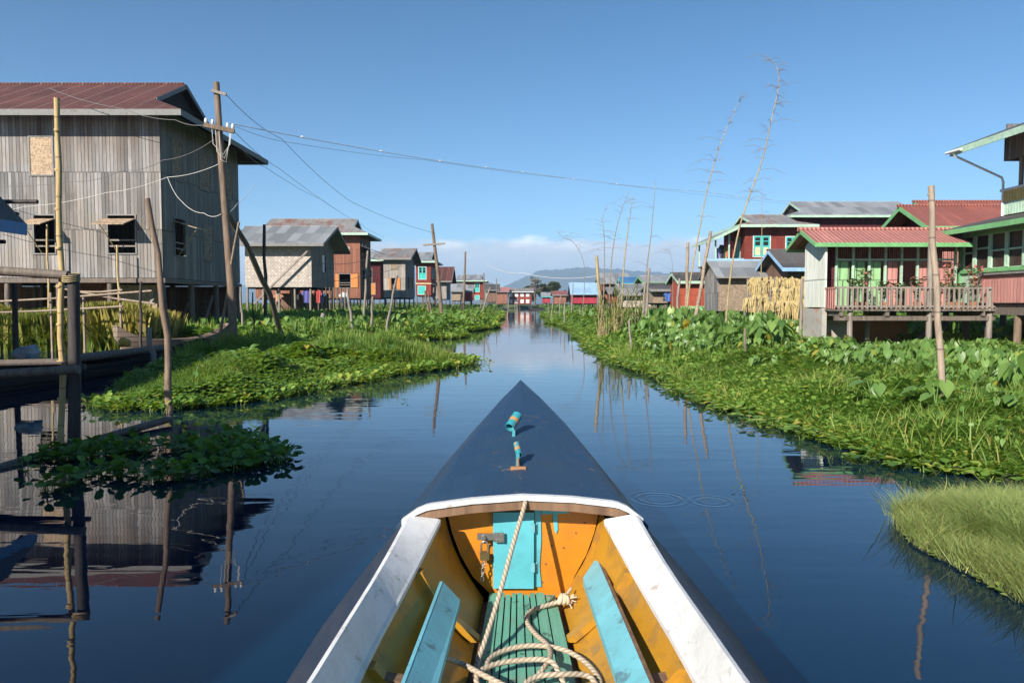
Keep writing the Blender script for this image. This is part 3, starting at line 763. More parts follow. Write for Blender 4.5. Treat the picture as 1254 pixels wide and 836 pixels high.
for q in range(3):
    for r_ in range(2):
        mb = MB(); xx = vx0 + .1 + 1.15 * q; yy = 60.4 + 4.4 * r_; mb.tube([(xx, yy, -.4), (xx, yy, 4.75)], .09, 8); mb.build('post', M['post'], R10)

R11 = far_house('big maroon house with a long grey roof above the red house', 975, 1130, 264.5, 372, 247.5, 72, 7.5, 'dutch_x', 'maroon_plank', 'roof_grey', 'pale_green_trim', [('f', .8, 1.8, 6.4, 8.2, 'casement', 'white_trim', 'teal', 'teal')], (.9, 1.0), (5, 3), None, 1.8)
R12 = far_house('little brown shed with blue edged grey roof behind the porch', 965, 1006, 328, 380, 306, 44, 4, 'gable_x', 'brown_plank', 'roof_dark', 'paleblue_trim', (), (.6, .55), (3, 2), name='bank_shed', cat='shed')
# ------------------------------------------------------------------ porch house on the right
PH = empty('porch_house', (11.2, 22.0, 0), 'low house with faded pink red roof, white end wall and plank balcony over the taro', 'house')
bx0, bx1, by0, by1 = 9.15, 13.3, 21.95, 22.9
roof_part(PH, 8.75, 13.25, 21.25, 23.55, 3.37, .48, 'gable_x', M['roof_pink'], M['green_trim'], fasc=.085)
mb = MB(); mb.box(9.09, 9.15, 21.42, 22.9, 1.5, 3.36); mb.extr([(9.09, 21.42, 3.36), (9.09, 22.9, 3.36), (9.09, 22.4, 3.62)], (.06, 0, 0)); mb.build('end_wall', M['white_plank'], PH)
mb = MB(); mb.box(9.02, 9.16, 21.4, 21.52, .1, 1.48); mb.box(9.05, 9.2, 21.55, 22.85, -.3, 1.46); mb.build('plinth', M['concrete'], PH)
mb = MB(); mb.box(9.2, 9.62, 22.02, 22.09, 1.5, 3.3); mb.build('front_board', M['maroon_plank'], PH)
# glazed front: posts and rails in green, wire lattice above
F = Face((9.62, 22.0, 0), (1, 0, 0), (0, -1, 0)); ln = 3.62
fr = MB(); cuts = [0, .5, .98, 1.46, 1.94, 2.42, 2.9, 3.55]
for i, a in enumerate(cuts): F.box(fr, a, a + .065, 1.5, 3.3, 0, .06)
for k in (2.88,): F.box(fr, 0, ln, k, k + .06, .004, .052)
F.box(fr, 0, ln, 3.3, 3.4, .004, .056)
win = fr.build('window', M['pale_green_trim'], PH)
lat = MB()
for q in range(60): F.box(lat, .06 * q + .03, .06 * q + .038, 2.94, 3.3, .015, .022)
for q in range(6): F.box(lat, 0, ln, 2.97 + .06 * q, 2.977 + .06 * q, .022, .029)
lat.build('lattice', M['dark_pane'], win)
mb = MB(); mb.box(9.15, 13.3, 22.82, 22.9, 1.5, 3.6); mb.build('back_wall', M['pink_plank'], PH)
mb = MB()
for a, b in ((.1, .46), (.62, .94), (1.02, 1.4)): F.box(mb, a, b, 1.55, 2.86, -.10, -.05)
mb.build('door', M['green_plank'], PH)
mb = MB()
for a, b in ((1.55, 1.9), (2.5, 2.86), (3.0, 3.5)): F.box(mb, a, b, 1.55, 2.86, -.10, -.05)
mb.build('door', M['pink_plank'], PH)
mb = MB(); mb.box(9.2, 13.28, 22.06, 22.8, 1.44, 1.5); mb.build('floor', M['dark_in'], PH)
# balcony
mb = MB()
for q in range(30): 
    a = 9.1 + .152 * q; mb.box(a, a + .14, 20.62 + random.uniform(-.06, .03), 22.0, 1.40, 1.445)
mb.build('balcony_floor', M['deck_plank'], PH)
mb = MB()
for xx in (9.2, 10.5, 11.8, 13.2): mb.box(xx, xx + .1, 20.66, 22.0, 1.26, 1.396)
mb.box(9.1, 13.6, 20.72, 20.82, 1.13, 1.257); mb.box(9.1, 13.6, 21.7, 21.8, 1.13, 1.257); mb.build('floor_beam', M['post'], PH)
mb = MB(); mb.beam((9.1, 20.7, 2.06), (13.62, 20.7, 2.04), .06, .05); mb.beam((9.1, 20.7, 1.53), (13.62, 20.7, 1.53), .05, .05)
for q in range(34):
    a = 9.14 + q * .135 + random.uniform(-.012, .012); mb.box(a, a + .052, 20.655, 20.68, 1.46, 2.05 + random.uniform(-.02, .03))
mb.build('railing', M['post_pale'], PH)
mb = MB(); mb.beam((9.12, 20.72, 2.05), (9.12, 21.42, 2.05), .05, .05)
for q in range(5): mb.box(9.10, 9.13, 20.78 + .14 * q, 20.81 + .14 * q, 1.46, 2.04)
mb.build('railing', M['pink_plank'], PH)
for xx, zt in ((9.55, 1.4), (11.78, 3.3), (13.5, 2.08), (10.6, 1.2), (12.7, 1.2)):
    mb = MB(); yy = 20.78 if xx in (9.55, 11.78, 13.5) else 21.9
    mb.tube([(xx + random.uniform(-.08, .08), yy, -.4), (xx, yy, zt)], [.085, .075], 8); mb.build('post', M['post_pale'], PH)
mb = MB(); mb.box(9.3, 10.1, 22.1, 22.2, -.3, 1.2); mb.build('foundation', M['concrete'], PH)
mb = MB(); mb.box(10.35, 12.0, 22.3, 22.5, -.3, 1.1); mb.build('foundation', M['brick'], PH)
mb = MB(); mb.beam((11.6, 21.9, .2), (12.9, 21.9, 1.2), .1, .1); mb.beam((12.6, 21.5, .1), (12.4, 21.7, 1.3), .1, .1); mb.build('brace_pole', M['post'], PH)

# flowering pots along the balcony
def pot(x, y, z, h, lab, fl):
    r = empty('potted_plant', (x, y, z), lab, 'potted plant', 'pots of flowers on the balcony')
    mb = MB(); mb.tube([(x, y, z), (x, y, z + .02), (x, y, z + .2), (x, y, z + .21)], [.07, .075, .11, .10], 10); mb.build('pot', M['brick'], r)
    mb = MB()
    for q in range(7):
        a = random.uniform(0, 6.28); mb.tube([(x, y, z + .15), (x + .1 * math.cos(a), y + .1 * math.sin(a), z + h * .6), (x + .2 * math.cos(a), y + .2 * math.sin(a), z + h * random.uniform(.8, 1.05))], [.008, .006, .003], 4)
    mb.build('stem', M['twig'], r)
    mb = MB(); fb = MB()
    for q in range(150):
        a = random.uniform(0, 6.28); k = random.uniform(.25, 1); rr = .2 * k * random.uniform(.4, 1.2)
        c = Vector((x + rr * math.cos(a), y + rr * math.sin(a), z + .15 + h * k * .85)); d = Vector((random.uniform(-1, 1), random.uniform(-1, 1), random.uniform(-.3, .6))).normalized() * .065
        e = d.cross(Vector((.3, .2, 1))).normalized() * .036
        (fb if (random.random() < fl and k > .5) else mb).add([c - d, c + e, c + d, c - e], [(0, 1, 2, 3)])
    mb.build('foliage', M['pot_leaf'], r, False)
    if fb.v: fb.build('flower', M['flower'], r, False)
M['pot_leaf'] = flat('pot_plant_leaf', (.10, .16, .05), .5); M['flower'] = flat('pink_flower', (.75, .22, .16), .5)
for i, (x, h, fl, lab) in enumerate([(9.75, .85, .12, 'potted plant nearest the white end wall on the balcony'), (10.05, 1.15, .25, 'tall spindly potted plant near the left end of the balcony'),
        (10.55, .75, .15, 'short potted plant behind the left pickets of the balcony'), (11.05, .7, .12, 'low potted plant left of the middle balcony post'),
        (11.5, .9, .3, 'flowering potted plant beside the middle balcony post'), (12.15, .72, .15, 'low bushy pot just right of the middle balcony post'),
        (12.42, 1.35, .5, 'tall pink flowering plant on the balcony right of the bamboo pole'), (12.75, .7, .15, 'low pot between the two tall pink flowering plants'), (13.1, 1.25, .5, 'tall pink flowering plant at the right end of the balcony')]):
    pot(x, 20.9 + .12 * (i % 2), 1.446, h, lab, fl)

# red roofed house behind the porch house
RG = empty('gabled_house', (17.5, 30, 0), 'red house with green edged gable and rusty red roof behind the porch house', 'house')
roof_part(RG, 15.75, 21.5, 28.0, 32.2, 4.55, 1.02, 'gable_x', M['roof_red'], M['green_trim'], fasc=.15)
ro, _ = roof_part(RG, 18.9, 26, 33.2, 36.4, 5.45, .95, 'gable_x', M['roof_red'], M['green_trim'], fasc=.12, name='rear_roof')
F = Face((16.5, 28.6, 0), (0, 1, 0), (-1, 0, 0)); mb = MB()
wall_sheet(mb, F, 0, 3.0, 1.4, 4.85, [])
for b in (0, -.07): mb.add([F.p(0, 4.85, b), F.p(3.0, 4.85, b), F.p(1.5, 5.45, b)], [(0, 1, 2)])
F2 = Face((16.5, 28.6, 0), (1, 0, 0), (0, -1, 0)); wall_sheet(mb, F2, 0, 5, 1.4, 4.75, [])
F3 = Face((19.2, 33.8, 0), (1, 0, 0), (0, -1, 0)); wall_sheet(mb, F3, 0, 6.4, 1.4, 5.75, [])
F3 = Face((19.2, 33.8, 0), (0, 1, 0), (-1, 0, 0)); wall_sheet(mb, F3, 0, 2, 1.4, 5.75, [])
mb.build('wall', M['maroon_plank'], RG)
mb = MB(); wall_sheet(mb, Face((12.1, 24.2, 0), (1, 0, 0), (0, -1, 0)), 0, 4.3, 1.4, 3.45, []); mb.build('front_wall', M['pink_plank'], RG)
mb = MB(); mb.slab([(12.0, 24.0, 3.50), (16.6, 24.0, 3.50), (16.6, 28.58, 4.2), (12.0, 28.58, 4.2)], .05); mb.build('lean_to_roof', M['roof_pink'], RG)
mb = MB(); mb.box(16.6, 21.4, 28.7, 31.5, 1.25, 1.4); mb.build('floor', M['dark_in'], RG)
for xx in (12.6, 14.4, 16.3, 18.5, 21):
    for yy in (24.4, 28.8, 31.4):
        mb = MB(); mb.tube([(xx, yy, -.4), (xx, yy, 1.5)], .1, 8); mb.build('post', M['post'], RG)

# ------------------------------------------------------------------ balcony house at the right border
BH = empty('balcony_house', (15.5, 17, 0), 'two storey house at the right border with mesh windows and a yellow green balcony', 'house')
wx = 13.55
Fl = Face((wx, 8.0, 0), (0, 1, 0), (-1, 0, 0)); LN = 22.25 - 8
holes = []; a = .35
while a < LN - .3:
    holes.append((a, min(a + .62, LN - .12), 2.62, 3.56)); a += .70
mb = MB(); wall_sheet(mb, Fl, 0, LN, 1.62, 3.78, holes)
Fb = Face((wx, 22.25, 0), (1, 0, 0), (0, 1, 0)); wall_sheet(mb, Fb, 0, 5.5, 1.62, 3.9, [])
Fs = Face((wx, 8.0, 0), (1, 0, 0), (0, -1, 0)); wall_sheet(mb, Fs, 0, 5.5, 1.62, 3.9, [])
mb.build('wall', M['pale_green_trim'], BH)
for i, h in enumerate(holes):
    mb = MB(); Fl.box(mb, h[0] - .03, h[0] + .03, h[2], h[3], -.02, .03); Fl.box(mb, h[1] - .03, h[1] + .03, h[2], h[3], -.02, .03)
    km = h[2] + (.45 if i % 3 else .55); Fl.box(mb, h[0] + .03, h[1] - .03, km, km + .05, -.02, .028)
    wn = mb.build('window', M['pale_green_trim'], BH)
    mb = MB(); Fl.box(mb, h[0], h[1], h[2], h[3], -.06, -.03); mb.build('mesh_pane', M['mesh_pane'], wn)
mb = MB(); Fl.box(mb, -.05, LN + .05, 3.58, 3.66, .004, .06); Fl.box(mb, -.05, LN + .05, 2.5, 2.6, .004, .07); Fl.box(mb, LN - .02, LN + .06, 1.5, 3.58, .005, .065); mb.build('trim', M['green_trim'], BH)
mb = MB(); Fl.box(mb, -.02, LN - 1.05, 1.63, 2.40, .012, .07); mb.build('cladding', M['pink_plank'], BH)
mb = MB(); Fl.box(mb, 0, LN - .95, 2.41, 2.46, .012, .16); mb.build('ledge', M['grey_trim'], BH)
mb = MB(); mb.box(wx + .05, 19, 8.05, 22.2, 1.48, 1.6); mb.box(wx - .02, wx + .12, 8, 22.3, 1.3, 1.477); mb.build('floor', M['post'], BH)
for xx in (wx + .08, 15.4, 17.2):
    for yy in (9.5, 11.6, 13.6, 15.4, 17.2, 18.6, 19.8, 21.0, 22.1):
        mb = MB(); mb.tube([(xx + random.uniform(-.06, .06), yy, -.4), (xx, yy, 1.46)], .095, 8); mb.build('post', M['post_brown'], BH)
# lean-to roof over the windows
mb = MB(); mb.slab([(12.9, 7.4, 3.78), (12.9, 22.5, 3.78), (14.9, 22.5, 4.26), (14.9, 7.4, 4.26)], .06); ro = mb.build('lower_roof', M['roof_dark'], BH)
mb = MB(); mb.hexa([(12.87, 7.4, 3.63), (12.9, 7.4, 3.63), (12.9, 22.5, 3.63), (12.87, 22.5, 3.63), (12.87, 7.4, 3.77), (12.9, 7.4, 3.77), (12.9, 22.5, 3.77), (12.87, 22.5, 3.77)])
mb.beam((12.9, 22.52, 3.69), (14.9, 22.52, 4.17), .03, .14); mb.build('fascia', M['green_trim'], ro)
# balcony front of upright boards, green below and yellow above
Fu = Face((14.62, 8.0, 0), (0, 1, 0), (-1, 0, 0)); LU = 14.05
g1 = MB(); g2 = MB(); q = 0.0
while q < LU - .1:
    Fu.box(g1, q, q + .095, 4.22, 4.62, .02 + .0, .05); Fu.box(g2, q, q + .095, 4.60, 4.92, .052, .075); q += .12
Fu.box(g1, 0, LU, 4.25, 4.6, 0, .018)
g1.build('balcony_board', M['pale_green_trim'], BH); g2.build('balcony_board', M['yellow_paint'], BH)
mb = MB(); Fu.box(mb, -.03, LU + .03, 4.92, 4.99, -.03, .1); mb.build('handrail', M['white_trim'], BH)
mb = MB(); mb.box(14.66, 19, 8.0, 22.0, 4.2, 4.28); mb.build('upper_floor', M['dark_in'], BH)
for yy in (21.5, 18.0, 14.5, 11):
    mb = MB(); mb.tube([(14.75, yy, 4.28), (14.75, yy, 6.5)], .065, 8); mb.build('balcony_post', M['post_pale'], BH)
mb = MB(); Fu.box(mb, 0, LU, 5.82, 6.72, -.02, .03); mb.box(14.62, 19.4, 21.98, 22.05, 5.82, 6.9)
mb.build('valance', M['grey_plank'], BH)
mb = MB(); mb.slab([(13.2, 7.2, 6.22), (13.2, 22.35, 6.22), (16.6, 22.35, 7.5), (16.6, 7.2, 7.5)], .07)
mb.slab([(20, 7.2, 6.22), (16.6, 7.2, 7.5), (16.6, 22.35, 7.5), (20, 22.35, 6.22)], .07); ro = mb.build('upper_roof', M['roof_dark'], BH)
mb = MB(); mb.hexa([(13.17, 7.2, 6.02), (13.2, 7.2, 6.02), (13.2, 22.38, 6.02), (13.17, 22.38, 6.02), (13.17, 7.2, 6.2), (13.2, 7.2, 6.2), (13.2, 22.38, 6.2), (13.17, 22.38, 6.2)])
mb.beam((13.2, 22.37, 6.1), (16.6, 22.37, 7.38), .03, .18); mb.build('fascia', M['pale_green_trim'], ro)
mb = MB(); mb.tube([(13.1, 21.7, 6.1), (13.1, 22.45, 6.13)], .04, 8)
mb.tube([(13.1, 22.1, 6.12), (13.18, 22.1, 5.98), (14.5, 21.98, 5.33), (14.55, 21.98, 5.2), (14.55, 21.98, 4.2)], .035, 8); mb.build('drain_pipe', M['metal_pipe'], BH)
mb = MB(); mb.box(18.9, 19, 8.1, 21.9, 1.6, 6.3); mb.build('rear_wall', M['grey_plank'], BH)

# ------------------------------------------------------------------ straw drying on rails left of the porch house
SR = empty('straw_rack', (12.9, 36, 0), 'pole rack hung with dry yellow straw between the mat hut and the porch', 'straw rack')
rails = []
for (pxa, pxb, py, Y) in ((916, 948, 345, 37.5), (913, 955, 366, 37.2), (944, 992, 356, 35.8), (950, 992, 344, 36.4), (940, 994, 372, 35.4)):
    a = PY(pxa, py, Y); b = PY(pxb, py - 1, Y - .4); rails.append((a, b))
mb = MB()
for a, b in rails: mb.tube([a, b], .045, 6)
mb.build('rail', M['post_pale'], SR)
for a, b in rails[:4]:
    for q in (a, (a + b) / 2, b):
        mb = MB(); mb.tube([(q.x, q.y + .06, -.4), (q.x, q.y + .06, q.z + .15)], .05, 6); mb.build('post', M['post_pale'], SR)
mb = MB()
for a, b in rails:
    for u in range(15):
        k0 = (u + random.uniform(.1, .9)) / 15; base_l = random.choice((.25, .45, .7, 1.0, 1.3)) * random.uniform(.8, 1.15); half = random.uniform(.02, .055); hi = random.uniform(0, .22); lean_ = random.uniform(-.18, .18)
        for q in range(26):
            k = k0 + random.gauss(0, half * .42); c = a + (b - a) * k + Vector((0, random.gauss(0, .1), random.uniform(-.02, .05) + hi * random.random()))
            ln = base_l * random.uniform(.6, 1.15); sx = lean_ + random.gauss(0, .07); w_ = random.uniform(.010, .026); f_ = random.uniform(-.15, .05)
            mb.add([c + Vector((-w_, 0, 0)), c + Vector((w_, 0, 0)), c + Vector((sx * .6 + w_, f_ * .7, -ln * .55)), c + Vector((sx + w_ * .5, f_, -ln)), c + Vector((sx - w_ * .5, f_, -ln)), c + Vector((sx * .6 - w_, f_ * .7, -ln * .55))], [(0, 1, 2, 5), (5, 2, 3, 4)])
M['straw'] = flat('dry_straw', (.52, .40, .18), .7)
mb.build('straw', M['straw'], SR, False)
# ------------------------------------------------------------------ poles, stakes and canes
def stake(name, label, base, top, r0, r1, mat, group=None, cat='pole', bow=.0, n=7, nodes=False):
    """base, top: world points"""
    base, top = Vector(base), Vector(top); d = top - base
    side = Vector((d.y, -d.x, 0)); side = side.normalized() if side.length > 1e-3 else Vector((1, 0, 0))
    pts, rad = [], []
    for i in range(n + 1):
        k = i / n; pts.append(base + d * k + side * bow * math.sin(k * PI) + Vector((math.sin(i * 2.1) * .3, math.cos(i * 1.7) * .3, 0)) * r0)
        rad.append((r0 + (r1 - r0) * k) * (1 + .06 * math.sin(i * 3.3)))
    mb = MB(); mb.tube(pts, rad, 10)
    if nodes:
        z = .3
        while z < d.length - .1:
            c = base + d * (z / d.length); u = d.normalized(); k = z / d.length; rr = (r0 + (r1 - r0) * k)
            mb.tube([c - u * .014, c, c + u * .014], [rr * 1.0, rr * 1.16, rr * 1.0], 10); z += .42
    org = empty(name, base)          # keep the origin at the foot of the pole
    o = mb.build(name, mat, org); o.parent = None; o.location = base
    bpy.data.objects.remove(org); o.name = name
    return tag(o, label, cat, group)

def at_base(px, py, z=-.35, zw=0.0):
    p = PZ(px, py, zw); return Vector((p.x, p.y, z))
def top_at(px, py, Y): return PY(px, py, Y)

# tall electric pole with cross arm (left)
b = at_base(287, 437, -.4, .05); Ye = b.y
EP = empty('electric_pole', (b.x, b.y, 0), 'tall leaning wooden electric pole with a cross arm and insulators', 'pole')
tp = PY(265, 101, Ye); mb = MB(); mid = b + (tp - b) * .5
mb.tube([b, b + (tp - b) * .3 + Vector((.06, 0, 0)), mid + Vector((.03, 0, 0)), b + (tp - b) * .75, tp], [.125, .12, .105, .095, .085], 12); mb.build('shaft', M['post_brown'], EP)
c1, c2 = PY(250, 153, Ye - .15), PY(287, 161, Ye - .05); mb = MB(); mb.beam(c1, c2, .1, .12); mb.build('cross_arm', M['post_brown'], EP)
c3, c4 = PY(259, 111, Ye - .12), PY(277, 116, Ye - .1); mb = MB(); mb.beam(c3, c4, .06, .08); mb.build('cross_arm', M['post_pale'], EP)
for k in (.06, .28, .78, .95):
    q = c1 + (c2 - c1) * k; mb = MB(); mb.tube([q + Vector((0, 0, .05)), q + Vector((0, 0, .1)), q + Vector((0, 0, .13)), q + Vector((0, 0, .2))], [.02, .05, .05, .03], 8); mb.build('insulator', M['ceramic'], EP)
mb = MB()
for s in range(3):
    a = c1 + (c2 - c1) * (.25 + .12 * s); e = c1 + (c2 - c1) * (.9 - .02 * s)
    mb.tube([a, a + Vector((.05, -.05, -.5 - .2 * s)), (a + e) / 2 + Vector((.05, -.06, -.75 - .1 * s)), e + Vector((-.03, -.04, -.4)), e], .009, 5)
mb.build('loose_cable', M['wire_pale'], EP)
stake('brace_pole', 'thick dark pole leaning as a brace from bank to electric pole', at_base(349, 420, -.1, .15), PY(274, 252, Ye + .25), .10, .085, M['post'], bow=-.25, n=9)
stake('leaning_stake', 'thin pale stake leaning right beside the electric pole foot', at_base(264, 431, -.3, .1), PY(292, 272, Ye - .6), .05, .035, M['bamboo_grey'])
stake('leaning_stake', 'tall bent grey stake standing in front of the plank house corner', at_base(207, 506, -.5, 0), PY(181, 243, 10.9), .055, .040, M['post_brown'], bow=.10, n=9)
stake('stump_stake', 'short thick pale stake stub leaning beside the bent grey stake', at_base(193, 455, -.4, 0), PY(181, 401, PZ(193, 455).y), .075, .06, M['post_pale'], bow=0)
stake('thin_pole', 'dark upright pole standing against the mat walled house', (XY(326, 36), 36, -.4), PY(323, 275, 36), .09, .075, M['post_dark'])
stake('thin_pole', 'slim pale upright pole under the plank house back corner', (XY(298, 30), 30, -.3), PY(294, 351, 30), .05, .04, M['post_pale'])
stake('thin_pole', 'thin dark rod standing in the grass right of the electric pole', at_base(312, 424, -.1, .1), PY(309, 358, 23), .03, .02, M['post_dark'])
stake('thin_pole', 'thin slanting rod beside the canoe stern mooring', (XY(212, 19.8), 19.8, -.3), PY(201, 352, 19.6), .035, .025, M['post'])
stake('thin_pole', 'slim grey rod standing by the second canoe', (XY(171, 23.5), 23.5, -.3), PY(172, 345, 23.5), .05, .04, M['post_dark'])
stake('mooring_post', 'squat weathered post standing in the grass before the small mat house', (XY(396, 33), 33, 0), PY(395, 384, 33), .11, .10, M['post_pale'])
# stakes of the second left bank
for lab, bx, by, tx, ty, Y, r, m in [
    ('pale stake leaning left in front of the reddish house', 434, 411, 425, 354, 33, .065, 'post_pale'),
    ('tall slim stake rising before the orange shutters', 444, 402, 450, 307, 38, .07, 'post_pale'),
    ('short pale stake just right of the tall slim stake', 454, 404, 456, 363, 37, .065, 'post_pale'),
    ('bright pale stake leaning right in front of the grey plank house', 470, 410, 486, 337, 35.5, .065, 'post_pale'),
    ('leaning brown stake left of the turquoise windowed house', 528, 386, 520, 356, 60, .09, 'post_brown'),
    ('second leaning brown stake close beside the first one', 530, 384, 524, 357, 64, .08, 'post_brown'),
    ('grey post standing under the turquoise panelled house', 531, 378, 531, 352, 80, .13, 'post'),
    ('slanting pale stake reaching from the bank to a small shed', 586, 384, 600, 352, 70, .08, 'post_pale'),
    ('dark post standing on the bank tip under the tall leaning pole', 566, 390, 566, 371, 62, .09, 'post_dark')]:
    stake('bank_stake', lab, (XY(bx, Y), Y, -.2), PY(tx, ty, Y), r, r * .8, M[m])
# leaning electric poles further away
def epole(lab, bx, tx, ty, Y, arm, r=.14):
    e = empty('electric_pole', (XY(bx, Y), Y, 0), lab, 'pole')
    t_ = PY(tx, ty, Y); mb = MB(); b_ = Vector((XY(bx, Y), Y, -.4)); mb.tube([b_, b_ + (t_ - b_) * .5 + Vector((.05, 0, 0)), t_], [r, r * .85, r * .65], 8); mb.build('shaft', M['post_brown'], e)
    if arm:
        q = b_ + (t_ - b_) * arm; mb = MB(); mb.beam(q + Vector((-.7, -.12, .05)), q + Vector((.7, -.12, .15)), .1, .12); mb.build('cross_arm', M['post_pale'], e)
    return t_
e2 = epole('leaning electric pole with a short cross arm by the second bank', 543, 529, 274, 48, .80)
e3 = epole('slim electric pole standing behind the leaning one', 566, 570, 308, 80, 0)
e4 = epole('far dark pole before the wide red house', 593, 592.5, 334, 100, 0, .11)
e5 = epole('far pole at the end of the left house row', 608, 608, 341, 150, 0, .12)

# posts, rail and platform in the left foreground
b = at_base(88, 549, -.6, 0); YP = b.y
PF = empty('pole_landing', (b.x - .6, YP, 0), 'dark landing of poles with a top rail and low plank platform at left', 'landing')
tp = PY(90, 335, YP); mb = MB(); mb.tube([b, b + (tp - b) * .5 + Vector((.012, 0, 0)), tp], [.066, .062, .06], 12); mb.build('post', M['post_dark'], PF)
bb = PZ(19, 472, 0); b2 = Vector((bb.x, bb.y, -.5)); mb = MB(); mb.tube([b2, PY(18, 347, b2.y)], [.055, .05], 10); mb.build('post', M['post_dark'], PF)
a, e = PY(-140, 321, YP + .1), PY(84, 337, YP - .02); mb = MB(); mb.tube([a, (a + e) / 2 + Vector((0, 0, -.01)), e], [.05, .052, .048], 12); mb.build('rail', M['post'], PF)
a, e = PY(-140, 466, YP - .12), PY(97, 452, YP - .1); mb = MB(); mb.tube([a, e], [.055, .05], 10); mb.build('rail', M['post'], PF)
a, e = PY(-140, 448, YP + .32), PY(104, 449, YP + .3); mb = MB(); mb.tube([a, e], [.045, .04], 10); mb.build('rail', M['post_dark'], PF)
for q in range(5):
    a, e = PY(-140, 455 - q * 1.2, YP + .02 + .08 * q), PY(78 + 2 * (q % 2), 450 - q * 1.2, YP + .0 + .08 * q); mb = MB(); mb.beam(a + Vector((0, 0, .05)), e + Vector((0, 0, .05)), .075, .02); mb.build('board', M['post'], PF)
mb = MB(); q = PY(87, 341, YP)
for s in range(4): 
    ring = [q + Vector((.085 * math.cos(t_), .085 * math.sin(t_), .02 * s - .02 + .02 * math.sin(t_))) for t_ in [i * PI / 6 for i in range(13)]]
    mb.tube(ring, .008, 5, False)
mb.build('lashing', M['cane'], PF)
stake('bamboo_pole', 'tall yellow bamboo pole beside the dark landing post', at_base(74, 545, -.6, 0), PY(69.5, 120, 8.0), .036, .028, M['bamboo'], bow=-.015, n=12, nodes=True)
# bundles and clutter on the platform
t_ = NT('bundle_cloth'); t_.col(t_.ramp(t_.noise(t_.pos(), 5, 3), [(.35, (.10, .16, .22)), (.55, (.30, .34, .36)), (.7, (.3, .2, .12))])); M['bundle'] = t_.m
def lump(name, lab, c, sx, sy, sz, mat, cat, seed):
    rr = random.Random(seed); bm = bmesh.new(); bmesh.ops.create_icosphere(bm, subdivisions=3, radius=1)
    ph = [rr.uniform(0, 6) for _ in range(6)]
    for v in bm.verts:
        k = 1 + .12 * math.sin(5 * v.co.x + ph[0]) + .1 * math.sin(7 * v.co.y + ph[1]) + .08 * math.sin(9 * v.co.z + ph[2]); z = v.co.z
        v.co = Vector((v.co.x * sx * k, v.co.y * sy * k, max(-.6, z) * sz * k))
    me = bpy.data.meshes.new(name); bm.to_mesh(me); bm.free(); me.materials.append(mat)
    for p in me.polygons: p.use_smooth = True
    o = bpy.data.objects.new(name, me); COL.objects.link(o); o.location = c; return tag(o, lab, cat)
lump('bundle', 'grey blue cloth bundle lying in the long canoe at left', PY(34, 433, 13.6), .22, .18, .15, M['bundle'], 'bundle', 2)
lump('basket', 'round yellow basket sitting in the far canoe', PY(152, 420, 19.9), .14, .14, .15, flat('yellow_basket', (.55, .33, .05), .6), 'basket', 5)

# half sunken plank and bamboo in the left water
a, e = PZ(-40, 583, .0), PZ(206, 514, .06); stake('floating_pole', 'long grey pole floating half sunk beside the dark leaves', (a.x, a.y, -.01), (e.x, e.y, .07), .05, .045, M['post'], cat='pole')

# bamboo rails in front of the reeds
RF = empty('bamboo_fence', (-14.2, 24.2, 0), 'rickety bamboo rail fence in front of the reeds under the grey house', 'fence')
for (xa, ya, xb, yb) in ((-60, 372, 186, 356), (80, 354, 190, 372), (-60, 384, 150, 375), (95, 357, 150, 355)):
    a, e = PY(xa, ya, 24.2), PY(xb, yb, 24.0); mb = MB(); mb.tube([a, (a + e) / 2 + Vector((0, 0, -.04)), e], .035, 6); mb.build('rail', M['bamboo_grey'], RF)
for px in (-30, 18, 62, 102, 147): 
    a = PY(px, 352 + (px % 7), 24.3); mb = MB(); mb.tube([(a.x, 24.3, -.4), a], .04, 6); mb.build('post', M['bamboo_grey'], RF)
# props under the window mats
for px, lab in ((60, 'thin bamboo prop holding the left window mat'), (146, 'thin bamboo prop holding the window mat nearer the corner')):
    stake('prop_pole', lab, (XY(px, 29.3), 29.3, 0), PY(px - 3, 275 if px == 60 else 300, 29.3), .045, .035, M['bamboo'])

# right bank poles
stake('bamboo_pole', 'weathered bamboo pole rising from the taro before the balcony', at_base(1162, 498, -.3, .35), PY(1139, 228, PZ(1162, 498, .35).y + .15), .043, .034, M['bamboo_grey'], bow=-.05, n=10, nodes=True)
for lab, bx, by, tx, ty, Y, r, m in [
    ('upright grey bamboo stake before the orange red shed', 841, 395, 842, 297, 30, .075, 'bamboo_grey'),
    ('pale bamboo stake leaning right before the orange red shed', 846, 400, 870, 283, 28.5, .075, 'bamboo_grey'),
    ('short stake leaning at the left edge of the orange red shed', 826, 395, 832, 341, 30.5, .06, 'post_pale'),
    ('tan bamboo stake leaning left out of the reed clump', 741, 385, 730, 313, 30, .075, 'cane'),
    ('pale stake standing right of the reed clump', 790, 382, 795, 328, 38, .07, 'post_pale'),
    ('grey stake standing beside the pale one right of the reeds', 786, 380, 790, 345, 40, .07, 'post_pale'),
    ('slim upright pole beside the white end wall of the porch', 981, 405, 982, 341, 24, .06, 'post_pale'),
    ('dark stub sticking out of the leaves left of the porch', 916, 451, 912, 402, 15.5, .03, 'post'),
    ('second dark stub among the leaves nearer the porch', 954, 420, 948, 396, 18, .035, 'post'),
    ('reddish stub sticking out of the taro below the balcony', 1109, 466, 1116, 440, 12, .035, 'post_brown'),
    ('broken grey stick poking from the bank plants by the canal', 776, 413, 770, 392, 21, .035, 'post_pale')]:
    stake('bank_stake', lab, (XY(bx, Y), Y, -.2), PY(tx, ty, Y), r, r * .82, M[m], nodes='bamboo' in m)
rr = random.Random(5)
